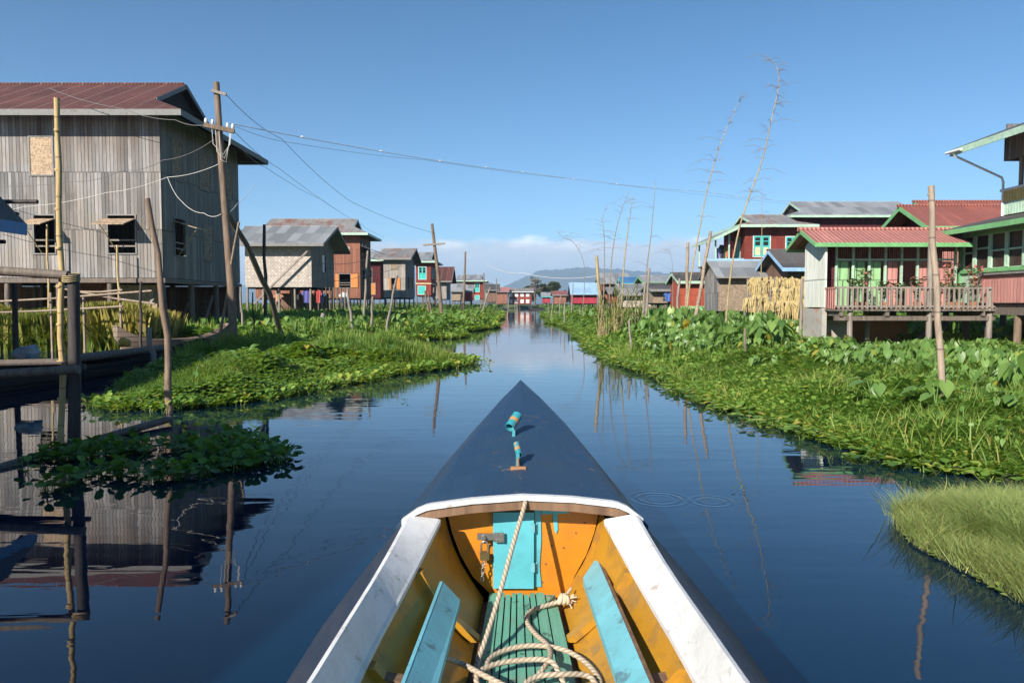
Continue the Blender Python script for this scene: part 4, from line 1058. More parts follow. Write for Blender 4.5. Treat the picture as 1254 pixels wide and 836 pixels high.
for i in range(24):
    px = rr.uniform(672, 800); Y = rr.uniform(48, 120); h = rr.uniform(1.0, 3.4)
    stake('reed_bank_stake', 'thin weathered stake among the distant reeds of the right bank', (XY(px, Y), Y, -.2), (XY(px, Y) + rr.uniform(-.3, .3), Y, h), .05, .04, M['post_pale'], 'thin stakes among the distant right reeds', n=3)
for i in range(16):
    px = rr.uniform(556, 634); Y = rr.uniform(85, 220); h = rr.uniform(1.2, 3.6)
    stake('row_stake', 'thin stake standing before the far left house row', (XY(px, Y), Y, -.2), (XY(px, Y) + rr.uniform(-.3, .3), Y, h), .07, .06, M['post_pale'], 'thin stakes before the far left house row', n=3)

# tall dead bamboo canes with bare side twigs
def cane(lab, pix, Y, r, twigs, seed, mat='twig'):
    rr = random.Random(seed); pts = [PY(x, y, Y) for x, y in pix]; pts[0].z = -.2
    fine = []
    for i in range(len(pts) - 1):
        for k in range(4): 
            t_ = k / 4; p0 = pts[max(0, i - 1)]; p1 = pts[i]; p2 = pts[i + 1]; p3 = pts[min(len(pts) - 1, i + 2)]
            fine.append(.5 * ((2 * p1) + (p2 - p0) * t_ + (2 * p0 - 5 * p1 + 4 * p2 - p3) * t_ ** 2 + (3 * p1 - p0 - 3 * p2 + p3) * t_ ** 3))
    fine.append(pts[-1]); n = len(fine)
    e = empty('dead_bamboo', (pts[0].x, Y, 0), lab, 'bamboo cane')
    mb = MB(); mb.tube(fine, [r * (1 - .88 * (i / (n - 1)) ** .9) for i in range(n)], 7); mb.build('stem', M['cane'] if mat == 'cane' else M[mat], e)
    if twigs:
        mb = MB()
        for q in range(twigs):
            k = rr.uniform(.36, .99); p = fine[int(k * (n - 1))]; a = rr.uniform(0, 6.28); L_ = rr.uniform(.35, 1.25) * (1.15 - k * .5) * Y / 27
            d = Vector((math.cos(a), math.sin(a) * .6, rr.uniform(-.05, .45))) * L_
            mb.tube([p, p + d * .45 + Vector((0, 0, .05 * L_)), p + d + Vector((0, 0, -.18 * L_))], [.0085, .006, .003], 4)
            for s in range(rr.randint(0, 3)):
                kk = rr.uniform(.3, .9); d2 = Vector((rr.uniform(-.3, .3), rr.uniform(-.2, .2), rr.uniform(-.25, .1))) * L_ * .6
                mb.tube([p + d * kk, p + d * kk + d2], [.005, .0025], 3)
        mb.build('twig', M['twig'], e)
cane('tallest dead bamboo cane curving left at its tip', [(887, 395), (893, 350), (903, 290), (915, 248), (934, 195), (944, 150), (953, 108), (951, 82), (937, 68)], 27, .042, 60, 1, 'cane')
cane('tall slanting dead bamboo cane with a few level twigs', [(836, 395), (846, 340), (857, 280), (868, 225), (884, 172), (899, 138), (909, 115)], 29, .038, 30, 2, 'cane')
cane('thin straight bamboo whip rising before the mat hut', [(931, 395), (932, 340), (933, 280), (933, 220)], 33, .035, 3, 3, 'cane')
cane('faint bare cane right of the reed clump', [(789, 385), (791, 340), (797, 290), (801, 245), (803, 218)], 42, .05, 5, 4)
cane('bare slanting cane growing out of the reed clump', [(760, 385), (763, 340), (768, 290), (772, 262), (775, 240)], 38, .05, 12, 5, 'cane')
cane('thin bare cane left of the slanting one in the reeds', [(745, 385), (748, 330), (754, 285), (762, 255), (772, 232)], 40, .04, 14, 6)
cane('faint upright cane far left of the reed clump', [(738, 380), (740, 330), (740, 290), (738, 268), (744, 250)], 46, .04, 14, 7)
cane('short hooked dead cane beyond the reeds', [(712, 375), (716, 330), (705, 300), (690, 290), (680, 282)], 60, .035, 14, 8)
cane('thin hooked cane above the brown plank house', [(824, 380), (824, 340), (822, 315), (818, 305), (812, 310)], 60, .03, 8, 9)

# ------------------------------------------------------------------ cables
def cable(lab, pts, sag, r, mat, beads=False):
    pts = [Vector(p) for p in pts]; fine = []
    for i in range(len(pts) - 1):
        for k in range(14):
            t_ = k / 14; p = pts[i].lerp(pts[i + 1], t_); p.z -= sag * 4 * t_ * (1 - t_); fine.append(p)
    fine.append(pts[-1]); org = empty('c', fine[0]); mb = MB(); mb.tube(fine, r, 5)
    if beads:
        rr = random.Random(3)
        for p in fine[2::3]: mb.tube([p + Vector((-.07, 0, .012)), p + Vector((0, 0, .02)), p + Vector((.07, 0, .012))], [.01, .035, .01], 5)
    o = mb.build('power_cable', mat, org); o.parent = None; o.location = fine[0]; bpy.data.objects.remove(org)
    o.name = 'power_cable'; tag(o, lab, 'cable')
q1, q2, q4 = c1 + (c2 - c1) * .78 + Vector((0, 0, .2)), c1 + (c2 - c1) * .95 + Vector((0, 0, .2)), c4
rw = PY(978, 247, 68)
cable('pale beaded cable crossing the canal to the big maroon house', [q2, PY(640, 211, 40), PY(865, 235, 56), rw], .12, .013, M['wire_pale'], True)
cable('thin darker cable running just beside the pale beaded one', [q1, PY(345, 173, 24), PY(520, 196, 33), PY(700, 219, 44), rw + Vector((0, 0, -.3))], .06, .006, M['wire'])
cable('dark cable from the electric pole top to the leaning far pole', [q4, PY(345, 170, 27), PY(430, 247, 38), PY(531, 285, 48)], .15, .009, M['wire'])
cable('dark cable from the cross arm down to the reddish house', [c2, PY(340, 205, 32), PY(430, 268, 62), PY(470, 290, 74)], .1, .009, M['wire'])
cable('second dark cable dropping toward the reddish house roof', [c2 + Vector((0, .1, -.3)), PY(325, 205, 30), PY(395, 245, 55), PY(445, 276, 71)], .1, .009, M['wire'])
cable('dark sagging cable from the pole across the grey house front', [PY(262, 171, Ye - .1), PY(200, 196, 23), PY(150, 208, 25), PY(90, 222, 27), PY(-40, 226, 29)], .12, .010, M['wire'])
cable('pale sagging cable from the pole across the lower grey wall', [PY(268, 201, Ye - .1), PY(205, 217, 23), PY(130, 236, 25), PY(30, 253, 27.5), PY(-40, 262, 29)], .08, .010, M['wire_pale'])
cable('slack pale cable looping under the pole past the house corner', [PY(205, 217, 23), PY(222, 246, 22.5), PY(250, 261, 21.5), PY(272, 261, Ye - .12), PY(290, 250, 24), PY(311, 226, 30)], .1, .009, M['wire_pale'])
cable('dark cable along the eave of the grey plank house', [PY(258, 152, Ye - .1), PY(215, 147, 25), PY(150, 133, 28.5), PY(60, 108, 28.8)], .1, .012, M['wire'])
cable('far pale cable running low across the canal end', [PY(594, 322, 100), PY(640, 334, 100), PY(730, 338, 95)], .5, .028, M['wire_pale'])
for i in range(2): cable(('upper', 'lower')[i] + ' of two cables before the grey plank house', [PY(384, 322 + 22 * i, 57), PY(455, 316 + 18 * i, 72), PY(497, 318 + 4 * i, 88)], .3, .02, M['wire'])
# ------------------------------------------------------------------ other canoes
M['canoe_dark'] = plank('dark_canoe_planks', (.050, .044, .042), .2, (.03, .026, .024), .5, .3, True, 3.0)
M['canoe_brown'] = plank('brown_canoe_planks', (.24, .18, .14), .16, (.12, .09, .07), .5, .3, True, 3.0)
def canoe(lab, stern, bow, wid, free, rise, mat, cargo=None):
    stern, bow = Vector(stern), Vector(bow); d = bow - stern; L_ = d.length; d.normalize(); s_ = Vector((d.y, -d.x, 0))
    root = empty('canoe', (stern + bow) / 2, lab, 'canoe'); rows_o, rows_i = [], []
    n = 22
    for i in range(n + 1):
        u = i / n; wv = wid / 2 * max(.06, math.sin(PI * min(1, .12 + u * .80)) ** .6); e = abs(2 * u - 1)
        z = free + rise * e ** 3.2; c = stern + d * L_ * u; kz = -.15 + (z + .02) * max(0, e - .72) * 2.4
        def sec(k):
            return [tuple(c + s_ * x * wv * k + Vector((0, 0, zz))) for x, zz in ((-1, z), (-.93, z * .55 + kz * .45), (-.7, kz * .85 + z * .15), (-.3, kz), (.3, kz), (.7, kz * .85 + z * .15), (.93, z * .55 + kz * .45), (1, z))]
        rows_o.append(sec(1)); rows_i.append([(p[0], p[1], p[2] + (0.045 if 0 < j < 7 else 0)) for j, p in enumerate(sec(.90))])
    mb = MB(); mb.loft(rows_o); mb.loft(rows_i)
    for i in range(n):
        for j in (0, 7): mb.add([rows_o[i][j], rows_o[i + 1][j], rows_i[i + 1][j], rows_i[i][j]], [(0, 1, 2, 3)])
    mb.add(rows_o[-1], [tuple(range(8))]); mb.add(rows_o[0], [tuple(range(8))])
    mb.build('hull', mat, root)
    for k in (.3, .5, .7):
        c = stern + d * L_ * k; mb = MB(); mb.beam(c - s_ * wid * .44 + Vector((0, 0, free - .05)), c + s_ * wid * .44 + Vector((0, 0, free - .05)), .16, .03); mb.build('thwart', mat, root)
    return root
canoe('long dark canoe moored beside the near grass bank', (-9.9, 10.2, 0), (-8.95, 21.4, 0), .95, .30, .30, M['canoe_dark'])
canoe('brown canoe with raised bow pointing right under the grey house', (-12.7, 23.5, 0), (-10.15, 26.2, 0), .8, .42, .5, M['canoe_brown'])
canoe('very long dark canoe lying below the mat walled house', (-19.0, 53.0, 0), (-11.6, 54.2, 0), 1.1, .45, .4, M['canoe_dark'])
canoe('tiny dark boat on the water at the canal end', (4.6, 205, 0), (9.6, 204, 0), 1.3, .5, .4, M['canoe_dark'])
for i, (k, lab) in enumerate(((0, 'log in the dark canoe nearest its bow'), (1, 'middle log in the dark canoe'), (2, 'log in the dark canoe nearest the landing'))):
    o = stake('log', lab, (-9.75 + .12 * i, 16.6 - .5 * i, .40), (-9.1 + .1 * i, 19.4 - .4 * i, .46), .085, .075, M['post'], 'logs lying in the dark canoe', 'log')
# barrel under the house
mb = MB(); c = Vector((-15.3, 33.0, .3)); mb.tube([c, c + Vector((0, 0, .05)), c + Vector((0, 0, .4)), c + Vector((0, 0, .8)), c + Vector((0, 0, .85))], [.26, .28, .29, .28, .26], 14)
tag(mb.build('barrel', M['blue_trim']), 'blue barrel standing under the grey plank house', 'barrel')
# washing under the mat house and on the veranda
def garment(lab, c, w_, h_, col, grp, seed):
    rr = random.Random(seed); ph = rr.uniform(0, 6); rows = []
    for j in range(7):
        k = j / 6; rows.append([(c[0] + (u - .5) * w_ * (1 - .12 * k), c[1] + .04 * math.sin(u * 9 + ph + k), c[2] - h_ * k + .02 * math.sin(u * 5)) for u in [i / 8 for i in range(9)]])
    mb = MB(); mb.loft(rows); mb.loft([[(p[0], p[1] + .02, p[2]) for p in r] for r in rows])
    # sleeves give the cloth a shirt outline
    for s in (-1, 1): mb.add([(c[0] + s * w_ * .45, c[1], c[2] - .02), (c[0] + s * w_ * .85, c[1], c[2] - h_ * .32), (c[0] + s * w_ * .7, c[1], c[2] - h_ * .45), (c[0] + s * w_ * .44, c[1], c[2] - h_ * .28)], [(0, 1, 2, 3)])
    tag(mb.build('garment', flat('cloth_' + str(seed), col, .8)), lab, 'washing', grp)
for i, (px, py, Y, ww, hh, col, lab) in enumerate([(375, 355, 57.4, .45, 1.0, (.10, .10, .34), 'violet shirt hanging under the mat walled house'), (389, 355, 57.5, .4, 1.0, (.45, .07, .06), 'red shirt hanging under the mat walled house'),
        (392.5, 357, 57.7, .4, .9, (.08, .16, .42), 'blue shirt hanging beside the red one under the mat house'), (363, 354, 57.8, .4, .8, (.03, .03, .035), 'black shirt hanging under the mat walled house'), (341, 360, 57.6, .5, .6, (.5, .25, .16), 'peach cloth hanging under the mat walled house'),
        (421, 358, 70.9, .6, 1.0, (.75, .75, .72), 'white cloth hanging below the orange shutters')]):
    garment(lab, PY(px, py, Y), ww, hh, col, 'washing under the mat walled house' if i < 5 else None, i)
for i, (px, py, ww, hh, col, lab) in enumerate([(893.5, 295, .55, 1.3, (.55, .06, .10), 'crimson cloth hanging on the green veranda'), (885, 300, .5, 1.2, (.03, .03, .04), 'black shirt hanging on the green veranda'), (880, 304, .3, .9, (.3, .28, .5), 'lilac shirt hanging at the veranda end'), (889, 303, .22, .9, (.6, .45, .1), 'mustard cloth hanging on the green veranda')]):
    garment(lab, PY(px, py, 60.6), ww, hh, col, 'washing on the green veranda', 20 + i)
garment('blue cloth hanging on the mat hut with the cluttered landing', PY(818, 357, 67.5), .5, .9, (.06, .13, .4), None, 40)

# ------------------------------------------------------------------ the boat we sit in
M['navy'] = None
t = NT('navy_deck_paint'); o = t.pos(); n1 = t.noise(o, 3, 6, .65); n2 = t.noise(t.mapv(o, (9, 1.2, 4)), 3, 6, .7); n3 = t.noise(o, 26, 4, .6)
c = t.mix(t.rng(n1, .35, .7), (.012, .036, .080), (.020, .054, .108))
c = t.mix(t.rng(t.noise(o, 1.6, 6, .7, .8), .5, .75, 0, .35), c, (.045, .05, .055))
c = t.mix(t.math('MULTIPLY', t.rng(t.noise(t.mapv(o, (1.2, 3.2, 1)), 3.2, 5, .7, 1.0), .63, .67), t.rng(n3, .42, .6)), c, (.20, .13, .075))
c = t.mix(t.rng(t.noise(o, 60, 3, .5), .70, .76), c, (.25, .22, .19))
t.col(c); t.rough(t.rng(n1, .3, .7, .38, .58)); t.bump(t.math('ADD', n2, t.math('MULTIPLY', n3, .4)), .5, .006); M['navy'] = t.m
t = NT('tarred_hull_edge'); o = t.pos(); n1 = t.noise(o, 4, 6, .65); n2 = t.noise(t.mapv(o, (12, 2, 12)), 3, 6, .7)
c = t.mix(t.rng(n2, .3, .7), (.014, .030, .062), (.042, .048, .066)); t.col(c); t.rough(t.rng(n1, .3, .7, .45, .65)); t.bump(n2, .6, .005); M['hull'] = t.m
M['b_white'] = paint('boat_white_paint', (.64, .645, .65), (.34, .30, .25), .8, .5, 11, dirt=.30, bump=.005, thr=.615)
M['b_ochre'] = paint('boat_ochre_paint', (.44, .215, .018), (.26, .15, .05), .7, .38, 7, dirt=.65, bump=.005, thr=.575)
M['b_orange'] = paint('boat_orange_paint', (.62, .215, .012), (.30, .13, .05), .7, .42, 8, dirt=.4, bump=.003, thr=.62)
M['b_turq'] = paint('boat_turquoise_paint', (.10, .43, .50), (.30, .24, .16), .8, .45, 9, dirt=.35, bump=.004, thr=.615)
M['b_turq2'] = paint('boat_bench_turquoise', (.16, .46, .54), (.09, .17, .20), .8, .45, 10, dirt=.35, bump=.004, thr=.61)
M['b_teal'] = paint('socket_teal_paint', (.035, .27, .32), (.36, .2, .09), .8, .4, 30, dirt=.2, bump=.001, thr=.58)
M['b_wood'] = pole_mat('bare_boat_wood', (.25, .15, .09), (.12, .065, .04))
t = NT('green_floor_slats'); o = t.pos(); n1 = t.noise(t.mapv(o, (14, 1.4, 8)), 4, 6, .65); n2 = t.noise(o, 7, 5, .65)
c = t.mix(t.rng(n1, .3, .7), (.095, .30, .215), (.15, .40, .30)); c = t.mix(t.rng(n2, .56, .70, 0, .8), c, (.26, .23, .18)); c = t.mix(t.rng(t.noise(o, 19, 4, .6), .62, .68, 0, .8), c, (.045, .08, .07))
t.col(c); t.rough(.55); t.bump(n1, .5, .004); M['b_green'] = t.m
M['steel'] = flat('worn_galvanised_steel', (.40, .38, .35), .35, .8); M['brass'] = flat('tarnished_brass', (.30, .22, .10), .4, .8)

BT = empty('longtail_boat', (.04, 1.2, 0), 'wooden boat with navy bow, white gunwales and orange inside that carries the viewer', 'boat')
ys  = [-5.2, -4.6, -3.6, -2.4, -1, 0, 1.0, 1.79, 2.08, 2.47, 2.95, 3.27, 3.70, 4.25, 4.85, 5.12, 5.308]
hws = [.05, .24, .42, .54, .61, .655, .64, .612, .600, .565, .512, .474, .412, .302, .152, .068, .004]
zes = [1.0, .88, .77, .71, .68, .67, .67, .67, .68, .69, .705, .722, .76, .84, .94, .995, 1.045]
AXF = lambda y: float(np.interp(y, [-5, 1.8, 3.0, 3.7, 4.25, 5.3], [.038, .040, .042, .048, .058, .063]))
HW = lambda y: float(np.interp(y, ys, hws)); ZE = lambda y: float(np.interp(y, ys, zes))
ZC = lambda y: float(np.interp(y, [2.9, 2.97, 3.6, 4.25, 4.85, 5.308], [.822, .826, .885, .952, 1.008, 1.05]))
WO = lambda y: min(HW(y) - .03, float(np.interp(y, [0, 1, 1.72, 2.33, 3.0, 3.3], [.59, .57, .541, .502, .460, .43])))
def WI(y): return float(np.interp(y, [-4.6, -3.6, -2.4, 0, 1.93, 2.22, 2.64, 2.93, 3.1], [.12, .28, .39, .49, .462, .438, .383, .330, .312]))
def WF(y): return float(np.interp(y, [-4.6, -3.6, -2.4, 1, 2.3, 3.1, 3.8], [.05, .1, .18, .215, .182, .150, .12]))
ZFL, YB = .38, 3.07
def ZI(y): return float(np.interp(y, [-4.6, -3.6, -2.4, 0, 1.93, 2.3, 2.64, 2.93, 3.1], [.80, .68, .60, .56, .580, .610, .658, .735, .745]))
fine = sorted(set([round(q, 3) for q in np.linspace(-5.2, 5.308, 62)] + ys))
# hull shell: rounded shoulder, sides falling in to the water
rows = []
for y in fine:
    w_, z, a = HW(y), ZE(y), AXF(y); e = max(0, (abs(y) - 3.6) / 1.7); kz = -.25 + (z + .1) * min(1, max(0, (y - 3.7) / 1.6)) ** 1.6 * .93 if y > 0 else -.25 + (z + .1) * min(1, max(0, (-y - 3.4) / 1.8)) ** 1.6 * .9
    half = [(WO(y) if y < 2.96 else w_ * .97, z + .004), (w_ * .985, z - .012), (w_, z - .045), (w_ * .985, z - .12), (w_ * .93, z * .55 + kz * .45), (w_ * .78, kz + .12 * (z - kz)), (w_ * .45, kz)]
    rows.append([(a - x, y, zz) for x, zz in half] + [(a + x, y, zz) for x, zz in half[::-1]])
mb = MB(); mb.loft(rows); hull = mb.build('hull', M['hull'], BT)
# fore deck
rows = []; NK = [(-1, 0.0), (-.95, .20), (-.83, .54), (-.76, .66), (-.72, .70), (-.40, .88), (0, 1.0), (.40, .93), (.72, .78), (.76, .74), (.83, .62), (.95, .24), (1, 0)]
for y in [q for q in fine if q > 2.96] + [2.95]:
    w_ = HW(y); z0 = ZE(y) - .006; zc = ZC(y); a = AXF(y)
    rows.append([(a + k * w_ * 1.003, y, z0 + (zc - z0) * h_) for k, h_ in NK])
rows.sort(key=lambda r: r[0][1])
mb = MB(); mb.loft(rows, smooth=False); mb.loft([[(p[0], p[1], p[2] - .022) for p in r] for r in rows])
mb.add([p for p in rows[0]] + [(p[0], p[1], p[2] - .022) for p in rows[0]], [(i, i + 1, 14 + i - 0, 13 + i) for i in range(12)])
deck = mb.build('foredeck', M['navy'], BT)
mb = MB(); r0 = [r for r in rows if r[0][1] > 5.15]
mb.loft([[(p[0], p[1] + .004, p[2] + .006) for p in r] for r in r0]); mb.build('bow_cap', M['hull'], deck)
# white coaming on the aft edge of the deck
arch = [Vector(p) for p in rows[0]][1:-1]
ARZ = lambda x: float(np.interp(x, [p.x for p in arch], [p.z for p in arch]))
mb = MB()
for i in range(len(arch) - 1):
    a, e = arch[i], arch[i + 1]
    mb.hexa([(a.x, 2.925, a.z - .016), (e.x, 2.925, e.z - .016), (e.x, 2.955, e.z - .016), (a.x, 2.955, a.z - .016), (a.x, 2.925, a.z + .006), (e.x, 2.925, e.z + .006), (e.x, 2.955, e.z + .006), (a.x, 2.955, a.z + .006)])
mb.build('coaming', M['b_white'], deck)
# beam under the coaming
mb = MB()
for i in range(len(arch) - 1):
    a, e = arch[i], arch[i + 1]
    if abs(a.x - .04) > .44 or abs(e.x - .04) > .44: continue
    mb.hexa([(a.x, 2.935, a.z - .055), (e.x, 2.935, e.z - .055), (e.x, 2.985, e.z - .055), (a.x, 2.985, a.z - .055), (a.x, 2.935, a.z - .020), (e.x, 2.935, e.z - .020), (e.x, 2.985, e.z - .020), (a.x, 2.985, a.z - .020)])
mb.build('deck_beam', M['b_wood'], deck)
# gunwales, side planking, ribs
for s in (-1, 1):
    rows = []
    for y in [q for q in fine if -4.6 <= q <= 2.3] + [2.3 + .0526 * q for q in range(1, 13)]:
        a = AXF(y); o_, i_ = WO(y), WI(y); z = ZE(y); bl = max(0, min(1, (y - 2.3) / .63)) ** 1.5; zo_ = z + (ARZ(a + s * o_) - .004 - z) * bl; zi_ = ZI(y)
        rows.append([(a + s * i_, y, zi_ - .026), (a + s * i_, y, zi_ - .008), (a + s * (i_ + .008), y, zi_ - .002), (a + s * (o_ - .01), y, zo_ + .010), (a + s * (o_ + .004), y, zo_ + .006), (a + s * (o_ + .004), y, zo_ - .014)])
    mb = MB()
    for q in range(6): mb.loft([[r[q], r[(q + 1) % 6]] for r in rows])
    mb.build('gunwale', M['b_white'], BT)
    rows = []
    for y in [q for q in fine if -4.6 <= q <= 3.0] + [YB]:
        a = AXF(y); z = ZI(y) - .018
        wt = WI(y) + .015; wb = WF(y) + .012
        rows.append([(a + s * (wt + (wb - wt) * k + .03 * math.sin(k * PI)), y, z + (ZFL - .03 - z) * k) for k in (0, .2, .4, .6, .8, 1)])
    mb = MB(); mb.loft(rows); mb.build('side_planking', M['b_ochre'], BT)
    for y in (-2.2, -1.2, -.3, .35, .93, 1.5, 2.07, 2.64):
        a = AXF(y); z = ZI(y) - .03; wt = WI(y) + .01; wb = WF(y) + .01
        P_ = lambda k, d: (a + s * (wt + (wb - wt) * k + .03 * math.sin(k * PI) - d), y, z + (ZFL - .01 - z) * k)
        mb = MB()
        for k in range(6):
            k0, k1 = k / 6, (k + 1) / 6
            for_y = .024; d0, d1 = .026, .026
            p, q, r, u = P_(k0, -.012), P_(k0, d0), P_(k1, d1), P_(k1, -.012)
            mb.hexa([(p[0], y - for_y, p[2]), (q[0], y - for_y, q[2]), (q[0], y + for_y, q[2]), (p[0], y + for_y, p[2]), (u[0], y - for_y, u[2]), (r[0], y - for_y, r[2]), (r[0], y + for_y, r[2]), (u[0], y + for_y, u[2])])
        mb.build('rib', M['b_ochre'], BT)
# floor
mb = MB(); NS = 9; cutsn = [0, .17, .25, .34, .42, .52, .61, .70, .84, 1.0]
for i in range(9):
    g = .0055; ya, yb = -4.0, YB - .02 - .012 * ((i * 7) % 3)
    segs = [(-4.0, -1.5), (-1.5, 1.0), (1.0, 2.6), (2.6, yb)]
    for y0, y1 in segs:
        f0, f1 = WF(y0) - .012, WF(y1) - .012; a0, a1 = AXF(y0), AXF(y1)
        xx = lambda f, a, c, e: a - f + 2 * f * c + e
        zt = ZFL + .003 * ((i * 5) % 3)
        mb.hexa([(xx(f0, a0, cutsn[i], g / 2), y0, ZFL - .03), (xx(f0, a0, cutsn[i + 1], -g / 2), y0, ZFL - .03), (xx(f1, a1, cutsn[i + 1], -g / 2), y1, ZFL - .03), (xx(f1, a1, cutsn[i], g / 2), y1, ZFL - .03),
                 (xx(f0, a0, cutsn[i], g / 2), y0, zt), (xx(f0, a0, cutsn[i + 1], -g / 2), y0, zt), (xx(f1, a1, cutsn[i + 1], -g / 2), y1, zt), (xx(f1, a1, cutsn[i], g / 2), y1, zt)])
mb.build('floor_slats', M['b_green'], BT)
mb = MB()
for y0, y1 in ((-4.2, -1.5), (-1.5, 1), (1, 2.6), (2.6, YB)): 
    a0, a1 = AXF(y0), AXF(y1); f0, f1 = WF(y0) + .02, WF(y1) + .02
    mb.hexa([(a0 - f0, y0, ZFL - .07), (a0 + f0, y0, ZFL - .07), (a1 + f1, y1, ZFL - .07), (a1 - f1, y1, ZFL - .07), (a0 - f0, y0, ZFL - .045), (a0 + f0, y0, ZFL - .045), (a1 + f1, y1, ZFL - .045), (a1 - f1, y1, ZFL - .045)])
mb.build('bilge', M['b_wood'], BT)
# bulkhead with its small door
yb = YB; a = AXF(yb)
def SW(k): wt, wb = WI(yb) + .015, WF(yb) + .012; return wt + (wb - wt) * k + .03 * math.sin(k * PI)
def B(px, py): p = PY(px, py, yb); return (p.x, p.z)
pl = [(B(607, 719)[0] - .004, ZFL - .03), (B(691, 717)[0] + .004, ZFL - .03), *[(a + SW(k) - .004, ZI(yb) - .018 + (ZFL - .03 - ZI(yb) + .018) * k) for k in (.75, .5, .25, .02)], (a + .25, .775), (a, .80), (a - .25, .775), *[(a - SW(k) + .012 + .006 * k, ZI(yb) - .018 + (ZFL - .03 - ZI(yb) + .018) * k) for k in (.02, .25, .5, .75)]]
mb = MB(); mb.extr([(x, yb, z) for x, z in pl], (0, .03, 0)); bk = mb.build('bulkhead', M['b_orange'], BT)
x0_, z1_ = B(604, 625); x1_, z0_ = B(653.5, 717.5)
mb = MB(); mb.box(x0_, x1_, yb - .026, yb - .002, z0_, z1_); dr = mb.build('door', M['b_turq'], BT)
mb = MB(); xs_, xe_ = B(654.5, 640)[0], B(662, 640)[0]
mb.extr([(xs_, yb - .007, z0_), (xe_ + .004, yb - .007, z0_), (xe_ - .004, yb - .007, z0_ + .09), (xe_ + .003, yb - .007, z0_ + .2), (xe_, yb - .007, z1_ + .005), (xs_, yb - .007, z1_ + .005)], (0, .005, 0))
mb.extr([(xe_ + .004, yb - .006, B(0, 629)[1]), (B(700, 0)[0], yb - .006, B(0, 627.5)[1]), (B(697, 0)[0], yb - .006, B(0, 625)[1]), (xe_ + .004, yb - .006, z1_ + .004)], (0, .004, 0))
mb.extr([(B(678.5, 0)[0], yb - .0065, B(0, 628.4)[1]), (B(684.5, 0)[0], yb - .0065, B(0, 628)[1]), (B(685, 0)[0], yb - .0065, B(0, 648)[1]), (B(683, 0)[0], yb - .0065, B(0, 653)[1]), (B(680.5, 0)[0], yb - .0065, B(0, 648)[1])], (0, .0043, 0)); mb.build('paint_patch', M['b_turq'], bk)
for py in (644, 692):
    xx, z = B(654, py); mb = MB(); mb.box(xx - .014, xx - .002, yb - .029, yb - .0265, z - .018, z + .018); mb.box(xx + .002, xx + .014, yb - .012, yb - .0075, z - .018, z + .018); mb.tube([(xx, yb - .026, z - .019), (xx, yb - .026, z + .019)], .0035, 8); mb.build('hinge', M['b_turq2'], dr)
hx0, hz1 = B(585, 648.5); hx1, hz0 = B(617.5, 659)
mb = MB(); mb.box(hx0, hx1 - .02, yb - .040, yb - .030, hz0 + .006, hz1 - .004); mb.box(hx1 - .04, hx1, yb - .046, yb - .0405, hz0 - .002, hz1 + .002)
for xx in (hx1 - .03, hx1 - .01):
    for zz in (hz0 + .007, hz1 - .007): mb.tube([(xx, yb - .050, zz), (xx, yb - .046, zz)], .0035, 7)
hm = ((hx0 + B(596, 650)[0]) / 2 + .008, (hz0 + hz1) / 2)
mb.tube([(hm[0], yb - .055, hm[1]), (hm[0], yb - .03, hm[1])], .009, 8); mb.build('hasp', M['steel'], dr)
mb = MB()
for px, py in ((668, 690), (676, 668), (705, 652), (590, 690), (664, 712), (716, 640), (690, 670)): xx, zz = B(px, py); mb.tube([(xx, yb - .004, zz), (xx, yb + .002, zz)], .004, 7)
mb.build('nail', M['b_wood'], bk)
# padlock and its little chain hang from the hasp
lx, lz = B(594, 674)
PD = empty('padlock', (lx, yb - .05, lz), 'small brass padlock with a short chain hanging from the cabin door hasp', 'padlock')
mb = MB(); sh = [(-.014, 0), (-.014, .034), (-.010, .046), (0, .051), (.010, .046), (.014, .034), (.014, 0)]
mb.tube([(lx + x, yb - .046, lz + .006 + z) for x, z in sh], .0042, 8); mb.build('shackle', M['steel'], PD)
mb = MB(); mb.extr([(lx - .019, yb - .055, lz - .022), (lx + .019, yb - .055, lz - .022), (lx + .020, yb - .055, lz + .006), (lx + .015, yb - .055, lz + .013), (lx - .015, yb - .055, lz + .013), (lx - .020, yb - .055, lz + .006)], (0, .017, 0)); mb.build('lock_body', M['brass'], PD)
mb = MB()
for q in range(5):
    cz = lz - .032 - .018 * q; cx = lx - .003 - .002 * q; hz = q % 2
    mb.tube([(cx + .007 * math.cos(t_) * (1 if not hz else .3), yb - .045 + .007 * math.cos(t_) * hz, cz + .012 * math.sin(t_)) for t_ in [i * PI / 5 for i in range(11)]], .0024, 6, False)
mb.build('chain', M['steel'], PD)
